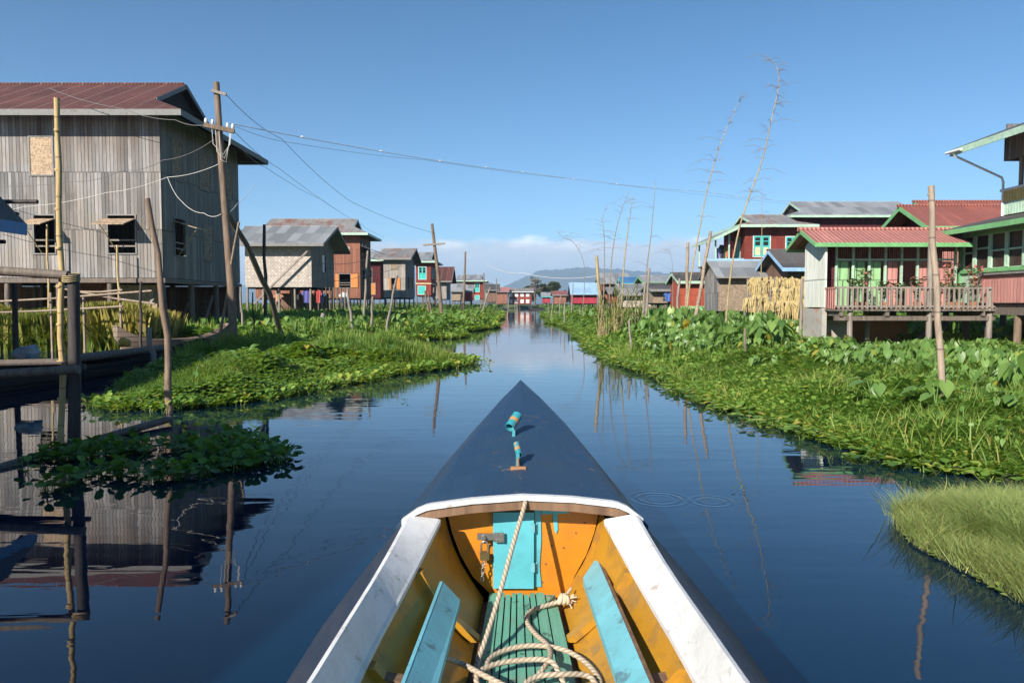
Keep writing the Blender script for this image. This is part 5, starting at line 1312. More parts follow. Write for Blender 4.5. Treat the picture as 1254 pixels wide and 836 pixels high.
# side benches: loose boards lying along the ribs
zo, zi = .565, .515
def lin(p, q, Y): u = (Y - q[1]) / (p[1] - q[1]); return q[0] + (p[0] - q[0]) * u
for s, po, qo, pi_, qi in ((1, (730.6, 682), (807, 836), (714, 707), (765, 836)), (-1, (542.7, 712), (483, 836), (563.5, 734), (528, 836))):
    po, qo, pi_, qi = PZ(*po, zo), PZ(*qo, zo), PZ(*pi_, zi), PZ(*qi, zi)
    y0, y1 = -1.2, po.y; xo1, xi1 = po.x, pi_.x; dy_ = po.y - pi_.y; xo0, xi0 = lin(po, qo, .6), lin(pi_, qi, .6)
    m0 = y0
    mb = MB(); mb.hexa([(xo0, y0, zo - .028), (xi0, y0, zi - .028), (xi1, y1 - dy_, zi - .028), (xo1, y1, zo - .028), (xo0, y0, zo), (xi0, y0, zi), (xi1, y1 - dy_, zi), (xo1, y1, zo)])
    bd = mb.build('side_bench', M['b_turq2'], BT)
    mb = MB(); mb.hexa([(xo0 + s * .001, y0, zo - .030), (xo0 + s * .012, y0, zo - .030), (xo1 + s * .012, y1, zo - .030), (xo1 + s * .001, y1, zo - .030), (xo0 + s * .001, y0, zo + .002), (xo0 + s * .012, y0, zo + .002), (xo1 + s * .012, y1, zo + .002), (xo1 + s * .001, y1, zo + .002)])
    mb.build('raw_edge', M['b_wood'] if s > 0 else M['b_turq2'], bd)
    for yy in (2.64, 2.07, .93, -.3):
        mb = MB(); u = (yy - y0) / (y1 - y0); xo = xo0 + (xo1 - xo0) * u; mb.beam((xo - s * .05, yy, zo - .070), (AXF(yy) + s * (WI(yy) - .035), yy, zo - .050), .045, .032); mb.build('bracket', M['b_wood'], bd)
# two tube sockets on the deck ridge
def socket(px, pyb, r, ln, h, tilt, yaw):
    y = 3.3
    for _ in range(30):
        p = PZ(px, pyb, ZC(y)); y = p.y
    z = ZC(y); x = p.x
    mb = MB(); d = Vector((math.sin(yaw) * math.cos(tilt), -math.cos(yaw) * math.cos(tilt), math.sin(tilt))); c = Vector((x, y, z + h))
    a, e = c - d * ln / 2, c + d * ln / 2
    N_ = 16; u = d.cross(Vector((0, 0, 1))).normalized(); v = u.cross(d)
    ringf = lambda q, rr: [q + (u * math.cos(2 * PI * k / N_) + v * math.sin(2 * PI * k / N_)) * rr for k in range(N_)]
    ra, rb, rc, rd = ringf(a, r), ringf(e, r), ringf(e, r * .88), ringf(a, r * .88)
    mb.loft([ra, rb], True); mb.loft([rb, rc], True, False); mb.loft([rc, rd], True); mb.loft([rd, ra], True, False)
    so_ = mb.build('pole_socket', M['b_teal'], deck)
    mb = MB(); pp = a.lerp(e, .52); mb.loft([ringf(a.lerp(e, .38), r * 1.012), ringf(a.lerp(e, .62), r * 1.012)], True); mb.build('rust_band', flat('rust_band', (.42, .24, .09), .6), so_)
    mb = MB(); mb.hexa([(x - .008, y - .05, z - .01), (x + .008, y - .05, z - .01), (x + .008, y + .05, z - .01), (x - .008, y + .05, z - .01),
                        (c.x - .008, c.y - .035, c.z - r * .9), (c.x + .008, c.y - .035, c.z - r * .9), (c.x + .008, c.y + .035, c.z - r * .9), (c.x - .008, c.y + .035, c.z - r * .9)])
    mb.build('socket_plate', M['b_teal'], so_)
    return x, y, z
socket(629, 530, .027, .10, .062, math.radians(-32), math.radians(-30))
x, y, z = socket(634, 566, .0145, .07, .062, math.radians(-38), math.radians(14))
mb = MB(); mb.box(x - .033, x + .036, y - .098, y - .086, z - .022, z + .001); mb.tube([(x + .002, y - .09, z), (x + .002, y - .04, z + .028)], .005, 6); mb.build('cleat', flat('rusty_cleat', (.34, .17, .075), .7), deck)

# ------------------------------------------------------------------ rope
t = NT('twisted_rope'); 
uvn = t.n.new('ShaderNodeAttribute'); uvn.attribute_name = 'lay'
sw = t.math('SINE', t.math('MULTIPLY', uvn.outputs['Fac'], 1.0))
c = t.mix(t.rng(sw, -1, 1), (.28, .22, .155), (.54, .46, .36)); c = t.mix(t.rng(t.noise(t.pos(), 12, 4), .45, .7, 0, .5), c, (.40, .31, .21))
t.col(c); t.rough(.9); t.spec(.15); M['rope'] = t.m
def cr(pts, n=8):
    out = []
    for i in range(len(pts) - 1):
        p0, p1, p2, p3 = pts[max(0, i - 1)], pts[i], pts[i + 1], pts[min(len(pts) - 1, i + 2)]
        for k in range(n):
            u = k / n; out.append(.5 * ((2 * p1) + (p2 - p0) * u + (2 * p0 - 5 * p1 + 4 * p2 - p3) * u * u + (3 * p1 - p0 - 3 * p2 + p3) * u ** 3))
    out.append(pts[-1]); return out
def rope(lab, pts, r):
    p = cr(pts, 10)
    # even spacing, then three lobes twisting along the rope
    L_ = [0]
    for i in range(1, len(p)): L_.append(L_[-1] + (p[i] - p[i - 1]).length)
    n = int(L_[-1] / .006); q = []; j = 0
    for i in range(n + 1):
        s_ = L_[-1] * i / n
        while j < len(L_) - 2 and L_[j + 1] < s_: j += 1
        u = (s_ - L_[j]) / max(1e-9, L_[j + 1] - L_[j]); q.append(p[j].lerp(p[j + 1], u))
    vs, fs, lay = [], [], []; prev = None; K = 10
    for i, c_ in enumerate(q):
        d = (q[min(i + 1, n)] - q[max(i - 1, 0)]).normalized()
        if prev is None: prev = d.cross(Vector((0, 0, 1))) if abs(d.z) < .95 else d.cross(Vector((1, 0, 0)))
        rr_ = (prev - d * prev.dot(d)).normalized(); prev = rr_; u_ = d.cross(rr_)
        for k in range(K):
            th = 2 * PI * k / K; ph = 3 * (th + L_[-1] * i / n * 95); rad = r * (1 + .13 * math.sin(ph))
            vs.append(c_ + (rr_ * math.cos(th) + u_ * math.sin(th)) * rad); lay.append(ph)
    for i in range(n):
        for k in range(K): fs.append((i * K + k, i * K + (k + 1) % K, (i + 1) * K + (k + 1) % K, (i + 1) * K + k))
    org = pts[0].copy(); me = bpy.data.meshes.new('rope'); me.from_pydata([tuple(v - org) for v in vs], [], fs)
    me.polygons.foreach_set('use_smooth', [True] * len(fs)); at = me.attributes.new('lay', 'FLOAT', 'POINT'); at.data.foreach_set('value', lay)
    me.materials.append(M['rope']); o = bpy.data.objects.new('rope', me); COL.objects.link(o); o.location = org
    return tag(o, lab, 'rope')
f = lambda px, py, z: PZ(px, py, z + ZFL - .2)
R_ = .0088
b0 = PY(643, 611, 2.925); b1 = f(585, 812, .218)
line = [b0, PY(642, 620, 2.915), b0.lerp(b1, .3) + Vector((0, 0, -.015)), b0.lerp(b1, .6) + Vector((0, 0, -.025)), b0.lerp(b1, .85) + Vector((0, 0, -.012)), b1,
        f(592, 824, .215), f(630, 850, .215), f(700, 860, .22), f(735, 842, .222), f(722, 815, .225), f(690, 795, .23), f(650, 790, .232), f(615, 797, .226), f(597, 812, .222), f(605, 840, .22),
        f(640, 870, .22), f(700, 880, .22)]
rope('pale mooring rope hanging from the deck edge down into the boat', line, R_)
coil = [f(690, 735, .235), f(672, 740, .222), f(650, 748, .216), f(645, 760, .216), f(655, 775, .216), f(670, 789, .228), f(674, 803, .244), f(664, 820, .24), f(650, 835, .22), f(620, 850, .215), f(590, 845, .232),
        f(585, 825, .250), f(610, 812, .253), f(650, 807, .256), f(674, 809, .268), f(684, 822, .255), f(690, 845, .232), f(660, 862, .232), f(640, 845, .247), f(655, 829, .258), f(690, 825, .262), f(722, 828, .243), f(735, 850, .232)]
rope('coiled rope tied to the right hand side and heaped on the green floor', coil, R_)
coil2 = [f(537, 838, .24), f(535, 815, .28), f(545, 806, .29), f(565, 812, .262), f(590, 825, .268), f(612, 836, .26), f(640, 850, .25)]
rope('grey rope end looping over the left bench edge', coil2, R_)
kn = f(690, 733, .245); mb = MB()
for q in range(3): 
    ring = [kn + Vector(((q - 1) * .012 + .006 * math.sin(t_), .014 * math.cos(t_ + q), .015 * math.sin(t_ + q))) for t_ in [i * PI / 6 for i in range(13)]]; mb.tube(ring, .009, 7, False)
mb.tube([kn + Vector((.01, 0, 0)), kn + Vector((.02, .03, .012)), kn + Vector((.035, .055, .02))], .007, 6)
for q in range(12): mb.tube([kn + Vector((.015, 0, 0)), kn + Vector((.04 + random.uniform(-.01, .015), random.uniform(-.03, .03), random.uniform(-.03, .02)))], .003, 4)
t_ = flat('frayed_rope', (.52, .43, .31), .9)
tag(mb.build('rope_knot', t_), 'frayed knot tying the coiled rope to the boat side', 'rope knot')
# ------------------------------------------------------------------ vegetation
def inpoly(x, y, poly):
    c = np.zeros(len(x), bool); n = len(poly)
    for i in range(n):
        x1, y1 = poly[i]; x2, y2 = poly[(i + 1) % n]
        if y1 == y2: continue
        k = ((y1 > y) != (y2 > y)) & (x < (x2 - x1) * (y - y1) / (y2 - y1) + x1); c ^= k
    return c

def edge_dist(x, y, poly):
    d = np.full(len(x), 1e9); n = len(poly)
    for i in range(n):
        ax, ay = poly[i]; bx, by = poly[(i + 1) % n]; vx, vy = bx - ax, by - ay; L2 = vx * vx + vy * vy + 1e-12
        t_ = np.clip(((x - ax) * vx + (y - ay) * vy) / L2, 0, 1); d = np.minimum(d, np.hypot(x - ax - t_ * vx, y - ay - t_ * vy))
    return d

def vnoise(x, y, s, seed=0):
    x = np.asarray(x) / s + seed * 17.3; y = np.asarray(y) / s - seed * 9.1
    i, j = np.floor(x), np.floor(y); u, v = x - i, y - j; u = u * u * (3 - 2 * u); v = v * v * (3 - 2 * v)
    h = lambda a, b: np.mod(np.sin(a * 127.1 + b * 311.7 + seed * 3.7) * 43758.5453, 1.0)
    return (h(i, j) * (1 - u) + h(i + 1, j) * u) * (1 - v) + (h(i, j + 1) * (1 - u) + h(i + 1, j + 1) * u) * v

class Leaves:
    """collects many copies of small leaf templates into one mesh"""
    def __init__(s): s.co, s.lp, s.ps, s.tint, s.nv, s.nl = [], [], [], [], 0, 0
    def put(s, tv, tf, pos, yaw, size, tint, lean=0.0, leandir=None, sz=None, dt=None):
        """tv (V,3) template verts; rotated about z by yaw, scaled by size, sheared by lean with height"""
        tv = np.asarray(tv, float); n = len(pos)
        if n == 0: return
        size = np.broadcast_to(size, n)[:, None]; sz = size if sz is None else np.broadcast_to(sz, n)[:, None]
        c, q = np.cos(yaw)[:, None], np.sin(yaw)[:, None]
        X = tv[None, :, 0] * size; Y = tv[None, :, 1] * size; Z = tv[None, :, 2] * sz
        out = np.stack([X * c - Y * q + pos[:, 0:1], X * q + Y * c + pos[:, 1:2], Z + pos[:, 2:3]], -1)
        if leandir is not None:
            L_ = np.broadcast_to(lean, n)[:, None]
            out[..., 0] += np.cos(leandir)[:, None] * L_ * Z; out[..., 1] += np.sin(leandir)[:, None] * L_ * Z
        V = tv.shape[0]
        tl = np.concatenate([np.asarray(f) for f in tf]); cnt = np.array([len(f) for f in tf]); st = np.concatenate([[0], np.cumsum(cnt)[:-1]])
        s.co.append(out.reshape(-1, 3)); s.lp.append((tl[None] + (np.arange(n) * V)[:, None] + s.nv).ravel())
        s.ps.append((st[None] + (np.arange(n) * len(tl))[:, None] + s.nl).ravel())
        tt = np.broadcast_to(np.asarray(tint)[:, None], (n, V)).copy()
        if dt is not None: tt = tt + np.asarray(dt)[None]
        s.tint.append(tt.ravel()); s.nv += n * V; s.nl += n * len(tl)
    def build(s, name, mat, label=None, cat=None, kind=None, parent=None, org=(0, 0, 0), group=None):
        co = np.concatenate(s.co) - np.array(org); lp = np.concatenate(s.lp); ps = np.concatenate(s.ps)
        me = bpy.data.meshes.new(name); me.vertices.add(len(co)); me.vertices.foreach_set('co', co.astype(np.float32).ravel())
        me.loops.add(len(lp)); me.loops.foreach_set('vertex_index', lp.astype(np.int32))
        me.polygons.add(len(ps)); me.polygons.foreach_set('loop_start', ps.astype(np.int32))
        me.polygons.foreach_set('use_smooth', np.ones(len(ps), bool))
        a = me.attributes.new('tint', 'FLOAT', 'POINT'); a.data.foreach_set('value', np.concatenate(s.tint).astype(np.float32))
        me.update(calc_edges=True); me.materials.append(mat)
        o = bpy.data.objects.new(name, me); COL.objects.link(o)
        if parent: o.parent = parent
        else: o.location = org
        return tag(o, label, cat, group, kind)

def blade_t(seg=3, w=.03, bend=.5, fold=.0):
    """grass blade of unit height bending towards +y"""
    v = []
    for i in range(seg):
        k = i / seg; y = bend * k ** 2.0; z = k * (1 - .25 * bend * k); ww = w * (1 - k ** 2 * .7)
        v += [(-ww, y, z), (ww, y, z)]
    v.append((0, bend, 1 - .25 * bend))
    f = [(2 * i, 2 * i + 1, 2 * i + 3, 2 * i + 2) for i in range(seg - 1)] + [(2 * seg - 2, 2 * seg - 1, 2 * seg)]
    return np.array(v), f
def hyac_t(out=.6, h=.7, r=.34, tilt=.4, cup=.12):
    """water hyacinth leaf: swollen stalk leaning out, then a round blade facing up"""
    v = [(-.035, 0, 0), (.035, 0, 0), (.025, out, h), (-.025, out, h)]; f = [(0, 1, 2, 3)]
    n = 7; c0 = len(v); cy, cz = out + r * .8 * math.cos(tilt), h + r * .8 * math.sin(tilt)
    for i in range(n):
        a = 2 * PI * i / n - PI / 2; x = math.cos(a) * r * .95; y = math.sin(a) * r; up = cup * (x / r) ** 2
        v.append((x, cy + y * math.cos(tilt) - up * math.sin(tilt), cz + y * math.sin(tilt) + up * math.cos(tilt)))
    v.append((0, cy, cz - cup * .2)); k = len(v) - 1
    f += [(c0 + i, c0 + (i + 1) % n, k) for i in range(n)]
    return np.array(v), f
def taro_t(out=.5, droop=.9, L_=.55, W=.42, fold=.18):
    """taro: long stalk, arrow shaped blade hanging outwards, folded along the midrib"""
    v = [(-.014, 0, 0), (.014, 0, 0), (.012, out * .35, .55), (-.012, out * .35, .55), (.009, out, 1), (-.009, out, 1)]; f = [(0, 1, 2, 3), (3, 2, 4, 5)]
    dy, dz = math.cos(droop), -math.sin(droop); ny, nz = math.sin(droop), math.cos(droop)
    prof = [(-.38, .30, .9), (-.30, .62, 1), (-.1, .95, 1.), (.12, 1.0, .9), (.4, .78, .6), (.7, .42, .3), (1.0, 0.02, 0)]
    c = len(v)
    for t_, w_, fo in prof:
        curv = -.10 * t_ * t_ * L_
        for sx in (-1, 0, 1):
            tt = t_ if sx else (t_ if t_ > -.2 else -.06); x = sx * w_ * W / 2; up = fold * W * .5 * (w_ if sx else 0) * 1.0 + curv
            v.append((x, out + dy * tt * L_ + ny * up, 1 + dz * tt * L_ + nz * up))
    for i in range(len(prof) - 1):
        for s_ in (0, 1): a = c + i * 3 + s_; f.append((a, a + 1, a + 4, a + 3))
    dt = [0.0] * 6 + [(-.0 if k % 3 != 1 else .10) for k in range(len(v) - 6)]
    return np.array(v), f, dt

M['hyac'] = leafmat('hyacinth_leaf', [(0, (.07, .15, .025)), (.45, (.155, .285, .045)), (.78, (.27, .40, .08)), (.92, (.40, .45, .08)), (1, (.44, .38, .08))], .38, .4, .45)
M['taro'] = leafmat('taro_leaf', [(0, (.065, .14, .03)), (.45, (.14, .26, .06)), (.78, (.24, .36, .09)), (.93, (.34, .36, .06)), (1, (.46, .36, .05))], .3, .42, .4)
M['grass'] = leafmat('bank_grass', [(0, (.07, .15, .025)), (.5, (.16, .27, .05)), (.8, (.29, .37, .08)), (1, (.42, .38, .12))], .35, .5, .3)
M['sedge'] = leafmat('pale_sedge', [(0, (.14, .23, .055)), (.5, (.29, .375, .12)), (.8, (.36, .42, .15)), (1, (.48, .42, .17))], .35, .5, .3)
M['reed'] = leafmat('reed_leaf', [(0, (.06, .11, .018)), (.5, (.14, .19, .035)), (.8, (.34, .30, .07)), (1, (.52, .42, .15))], .3, .6, .25)
t = NT('bank_peat'); t.col(t.ramp(t.noise(t.pos(), 3, 6, .65), [(.3, (.018, .022, .010)), (.7, (.045, .055, .018))])); t.rough(.95); M['peat'] = t.m

RB = [(26, 5.2), (9, 5.9), (5.6, 6.2), (4.6, 6.6), (3.86, 7.35), (3.84, 8.6), (3.65, 9.9), (3.4, 11.25), (3.3, 12.7), (3.33, 14.4), (3.4, 16.4), (3.15, 18.2), (2.95, 19.8), (3.15, 23), (3.1, 27), (3.55, 31), (3.2, 35), (3.9, 40), (3.87, 55), (3.2, 62), (4.3, 75), (4.3, 92), (5.2, 120), (5.8, 180), (6.5, 262), (120, 270), (120, 40), (40, 20)]
LB = [(-6.7, 12.0), (-6.1, 11.1), (-5.3, 11.0), (-4.6, 11.7), (-4.1, 12.4), (-3.8, 13.8), (-3.1, 15.2), (-2.9, 16.4), (-2.0, 17.6), (-1.25, 19.4), (-1.25, 20.3), (-2.1, 21.3), (-3.5, 22.0), (-4.4, 24.4), (-5.6, 28), (-5.8, 31), (-4.6, 32.7), (-2.9, 33.7), (-2.5, 36), (-3.2, 40), (-1.9, 46), (-1.1, 51), (-1.8, 58), (-1.7, 72), (-1.3, 82), (-1.9, 100), (-1.4, 130), (-1.0, 180), (-.6, 262), (-120, 270), (-120, 60), (-40, 30.5), (-15, 27.5), (-10.2, 27.2), (-8.4, 24), (-8.3, 20), (-7.9, 16.5), (-7.3, 13.6)]
RC = [(2.66, 4.8), (2.70, 4.45), (2.72, 4.1), (2.76, 3.6), (2.8, 2.9), (4.6, 2.6), (5.2, 5.2), (3.5, 5.75), (2.85, 5.4)]
def mat_ground(poly, name, lab, h=.05, jag=.12):
    """the soaked mat of roots the plants stand on, broken up at its edge"""
    pts = []; n = len(poly)
    for i in range(n):
        a, b_ = np.array(poly[i]), np.array(poly[(i + 1) % n]); L_ = np.linalg.norm(b_ - a); k = max(1, min(60, int(L_ / .35))) if max(abs(a[0]), abs(b_[0])) < 16 and max(a[1], b_[1]) < 90 else 1
        for j in range(k):
            p = a + (b_ - a) * j / k
            if k > 1: p = p + RNG.normal(0, jag * min(1, L_ / 3), 2)
            pts.append(p)
    bm = bmesh.new(); vs = [bm.verts.new((p[0], p[1], h)) for p in pts]; es = [bm.edges.new((vs[i], vs[(i + 1) % len(vs)])) for i in range(len(vs))]
    bmesh.ops.triangle_fill(bm, edges=es, use_beauty=True)
    ext = bmesh.ops.extrude_edge_only(bm, edges=es); 
    for v in [g for g in ext['geom'] if isinstance(g, bmesh.types.BMVert)]: v.co.z = -.35
    bmesh.ops.recalc_face_normals(bm, faces=bm.faces)
    me = bpy.data.meshes.new(name); bm.to_mesh(me); bm.free(); me.materials.append(M['peat'])
    o = bpy.data.objects.new(name, me); COL.objects.link(o); tag(o, lab, 'ground', kind='structure')
mat_ground(RB, 'right_bank', 'soaked root mat of the right bank'); mat_ground(LB, 'left_bank', 'soaked root mat of the left bank'); mat_ground(RC, 'near_bank', 'tussock base at the lower right', .04, .07)

def scatter(poly, x0, x1, y0, y1, n, vis=True):
    x = RNG.uniform(x0, x1, n); y = RNG.uniform(y0, y1, n); k = inpoly(x, y, poly)
    if vis: k &= (np.abs(x) < y * .74 + 3.5)
    return x[k], y[k]
def mound(x, y):
    """lumpy surface of the floating plant mats"""
    return .42 * np.clip(vnoise(x, y, 1.1, 51) - .25, 0, 1) ** 1.3 + .20 * vnoise(x, y, .45, 52) + .22 * np.clip(vnoise(x, y, 3.0, 53) - .35, 0, 1)
def P3(x, y, z): return np.stack([x, y, np.broadcast_to(z, x.shape)], -1)
def U(n, a=0, b=1): return RNG.uniform(a, b, n)

HY = [hyac_t(.5, .75, .36, .35), hyac_t(.75, .5, .38, .1), hyac_t(.3, .95, .34, .75), hyac_t(.62, .66, .40, -.25)]
TA = [taro_t(.42, .95, .37, .30), taro_t(.55, .6, .34, .28), taro_t(.32, 1.25, .38, .31), taro_t(.46, .3, .33, .27, .3)]
GR = [blade_t(3, .02, .35), blade_t(3, .018, .7), blade_t(3, .022, .12), blade_t(4, .016, 1.0)]
def hyacinths(Lv, x, y, size, per=6, z0=.02, yellow=None, tb=.4, mk=0.0):
    n = len(x); z0 = z0 + mound(x, y) * mk
    for q in range(per):
        T = HY[RNG.integers(len(HY))]; s_ = size * U(n, .65, 1.25)
        ti = tb + RNG.normal(0, .17, n) + (vnoise(x, y, 1.3, 4) - .5) * .35
        if yellow is not None: ti = np.where(U(n) < yellow, U(n, .75, 1.0), ti)
        Lv.put(T[0], T[1], P3(x + RNG.normal(0, .02, n), y + RNG.normal(0, .02, n), z0), U(n, 0, 6.28), s_, np.clip(ti, 0, 1))
def taros(Lv, x, y, h, blade=1.0, tb=.4, yl=.05, per=3):
    n = len(x)
    for q in range(per):
        T = TA[RNG.integers(len(TA))]; hh = h * U(n, .6, 1.15); ti = tb + RNG.normal(0, .18, n); ti = np.where(U(n) < yl, U(n, .85, 1), ti)
        tv = T[0].copy(); Lv.put(tv, T[1], P3(x + RNG.normal(0, .07, n), y + RNG.normal(0, .07, n), mound(x, y) * .8), U(n, 0, 6.28), hh * blade, np.clip(ti, 0, 1), sz=hh, dt=T[2])
def grasses(Lv, x, y, h, w=1.0, tb=.4, sd=.18, per=2, lean=.35, dry=.05, mk=0.0):
    n = len(x); mz = mound(x, y) * mk
    for q in range(per):
        T = GR[RNG.integers(len(GR))]; hh = h * U(n, .5, 1.2); ti = tb + RNG.normal(0, sd, n); ti = np.where(U(n) < dry, U(n, .85, 1), ti)
        Lv.put(T[0] * np.array([w, 1, 1]), T[1], P3(x + RNG.normal(0, .03, n), y + RNG.normal(0, .03, n), .02 + mz), U(n, 0, 6.28), hh, np.clip(ti, 0, 1), lean=U(n, 0, lean), leandir=U(n, 0, 6.28))

def fringe(Lv, poly, y0, y1, per_m, size, out=.16):
    xs, ys_ = [], []
    for i in range(len(poly) - 1):
        a, b_ = np.array(poly[i]), np.array(poly[i + 1]); L_ = np.linalg.norm(b_ - a); n = int(L_ * per_m)
        if n < 1: continue
        u = RNG.uniform(0, 1, n)[:, None]; p = a + (b_ - a) * u; nrm = np.array([b_[1] - a[1], a[0] - b_[0]]) / L_
        p = p + nrm * RNG.normal(0, out, n)[:, None]; xs.append(p[:, 0]); ys_.append(p[:, 1])
    x, y = np.concatenate(xs), np.concatenate(ys_); k = (y > y0) & (y < y1); x, y = x[k], y[k]
    hyacinths(Lv, x, y, size * np.clip(.7 + y * .02, .8, 2.6) * U(len(x), .7, 1.2), 6, -.01, np.full(len(x), .16), .55)

# right bank -----------------------------------------------------------
hy, ta, gr = Leaves(), Leaves(), Leaves()
def taro_zone(x, y):     # where big leaved taro takes over
    d = edge_dist(x, y, RB[:26]); return (d + (vnoise(x, y, 2.2, 1) - .5) * 2.4) / (1 + y * .0)
for (ya, yb, n, sz) in ((5, 9, 46000, .098), (9, 14, 64000, .102), (14, 22, 60000, .125), (22, 40, 44000, .19), (40, 80, 24000, .33)):
    x, y = scatter(RB, 2.4, min(60, yb * .78), ya, yb, n); d = edge_dist(x, y, RB[:26]); tz = taro_zone(x, y)
    lim = np.where(y < 14, 3.0, 1.9) if ya < 22 else np.full(len(x), 1.6 + ya * .02)
    k = (U(len(x)) < np.where(tz < lim, 1.0, .22)); x, y, d = x[k], y[k], d[k]
    ht = np.clip(.55 + d * .30, .55, 1.25) * sz * U(len(x), .8, 1.25)
    hyacinths(hy, x, y, ht, 5 if ya < 22 else 4, .03, np.clip(.22 - d * .4, .015, .3), .50, np.clip(d * 1.3, 0, 1))
# stragglers floating off the edge
for (ya, yb, n) in ((6.5, 14, 500), (14, 30, 700), (30, 70, 500)):
    x = U(n, 2.3, 5.0); y = U(n, ya, yb); k = (~inpoly(x, y, RB)) & (edge_dist(x, y, RB[:26]) < .30 + .3 * vnoise(x, y, 2, 8)); hyacinths(hy, x[k], y[k], .13 if ya < 14 else .17, 4, .0, .35 * np.ones(k.sum()), .5)
for (ya, yb, n, h) in ((6.2, 9.5, 420, .62), (9.5, 14, 2000, .60), (14, 22, 5200, .82), (22, 34, 5600, .92), (34, 60, 4400, .9)):
    x, y = scatter(RB, 3, min(60, yb * .78), ya, yb, n); tz = taro_zone(x, y); d = edge_dist(x, y, RB[:26])
    # the big clump near the right border, the rows in front of the balcony, the far slope
    near = ((x > 4.6) & (y < 9.6) & (x > 4.2 + (y - 7) * .5)); row = tz > np.where(y < 14, 2.6, 1.7)
    front = (y > 18.2) & (x > 8.4) & (y < 22.5)
    k = (near | row) & ~front & ~((y > 10.0) & (y < 15.5) & (x > 8.2) & (U(len(x)) < .8)); x, y = x[k], y[k]
    hh = h * np.clip(.8 + (vnoise(x, y, 2.0, 3) - .5) * .7, .5, 1.3); hh = np.where((y > 14) & (x > y * .36), hh * .62, hh); hh = np.where((y < 10.2) & (x < 6.4), hh * .6, hh); hh = hh * .95 * np.clip(.42 + (edge_dist(x, y, RB[:26])) * .24, .4, 1.0)
    taros(ta, x, y, hh, .85, .42, .022)
for (ya, yb, n, h) in ((6.2, 10, 9000, .30), (10, 16, 12000, .34), (16, 30, 11000, .36), (30, 60, 8000, .5), (60, 120, 9000, .8)):
    x, y = scatter(RB, 2.8, min(80, yb * .78), ya, yb, n); g = vnoise(x, y, 1.7, 6); k = ((g > .52) & ~((y > 16.5) & (y < 23) & (x > 8.2))) if ya < 60 else (g > .2); x, y = x[k], y[k]; d = edge_dist(x, y, RB[:26])
    grasses(gr, x, y, h * np.clip(.5 + d * .35, .5, 1.2), 1.2 if ya < 16 else 2.5, .55, mk=np.clip(d * 1.3, 0, 1))
fringe(hy, RB[2:26], 6, 120, 60, .12)
hy.build('water_hyacinth', M['hyac'], 'round leaved water hyacinth crowding the edge of the right bank', 'water plants', 'stuff')
ta.build('taro_leaves', M['taro'], 'broad taro leaves massed on the right bank below the houses', 'taro plants', 'stuff')

for (ya, yb, n) in ((6, 10, 9000), (10, 16, 16000), (16, 24, 12000)):
    x, y = scatter(RB, 2.8, 24, ya, yb, n); d = edge_dist(x, y, RB[:26]); k = vnoise(x, y, .8, 61) > .38; x, y, d = x[k], y[k], d[k]
    grasses(gr, x, y, .22 + .22 * vnoise(x, y, .9, 62), 1.0, .62, .2, 2, .5, .06, mk=np.clip(d * 1.3, 0, 1))
gr.build('bank_grass', M['grass'], 'fine grass growing between the taro on the right bank', 'grass', 'stuff')
# the few largest taro plants close to the camera stand as plants of their own
TP = [(6.3, 8.3, .44, 'big taro plant with an upright spear leaf just right of the bamboo pole'), (5.55, 8.0, .36, 'taro plant with one yellowing leaf below the bamboo pole'), (6.9, 8.6, .78, 'tall taro plant at the right border beyond the tussock'),
      (5.0, 8.6, .42, 'taro plant with yellow tipped leaves left of the bamboo pole'), (6.9, 7.6, .55, 'low spreading taro plant above the dark water at right'), (4.7, 9.4, .5, 'small taro plant farthest left in the near clump')]
for i, (x, y, h, lab) in enumerate(TP):
    zb = float(mound(np.array([x]), np.array([y]))[0]) * .9
    r = empty('taro_plant', (x, y, zb), lab, 'taro plant', 'large taro plants on the near right bank'); rr = random.Random(20 + i)
    for q in range(7):
        T = TA[rr.randrange(4)]; Lv = Leaves(); hh = h * rr.uniform(.65, 1.05); yw = q * 2.4 + rr.uniform(-.4, .4)
        ti = rr.uniform(.15, .6) if not (i in (1, 3) and q == 2) else .93
        Lv.put(T[0], T[1], np.array([[x + rr.uniform(-.06, .06), y + rr.uniform(-.06, .06), zb + .02]]), np.array([yw]), np.array([hh * rr.uniform(1.25, 1.6)]), np.array([ti]), sz=np.array([hh]), dt=T[2])
        Lv.build('leaf', M['taro'], parent=r, org=(x, y, zb))

for px, py, lab in ((790, 482, 'tiny drifting hyacinth sprig off the right bank'), (497, 492, 'tiny drifting hyacinth sprig left of the bow'), (905, 600, 'tiny drifting sprig right of the ripple rings')):
    q = PZ(px, py, 0); Lv = Leaves(); hyacinths(Lv, np.array([q.x]), np.array([q.y]), .06, 4, 0, None, .3)
    Lv.build('hyacinth_sprig', M['hyac'], lab, 'water plant', None, None, tuple(q))

# near tussock ---------------------------------------------------------
sg = Leaves(); x, y = scatter(RC, 2.3, 5.2, 2.5, 5.8, 60000, False); d = edge_dist(x, y, RC)
grasses(sg, x, y, .285 * np.clip(.6 + d * .8, .55, 1.05) * (.62 + .7 * vnoise(x, y, .30, 41)), .40, .38 + .36 * vnoise(x, y, .5, 42), .15, 3, .6, .03)
k = d < .13; grasses(sg, x[k], y[k], .19, .6, .68, .15, 1, .9, .15)
k = (d < .10) & (U(len(x)) < .05); grasses(sg, x[k], y[k], .28, .8, .5, .2, 1, 1.2, .15)
x, y = scatter(RC, 2.5, 3.4, 3, 5, 900, False); d = edge_dist(x, y, RC); k = d < .08; hyacinths(sg, x[k], y[k], .05, 4, .0, None, .3)
sg.build('sedge_tussock', M['sedge'], 'pale grass tussock at the lower right corner', 'grass', 'stuff')

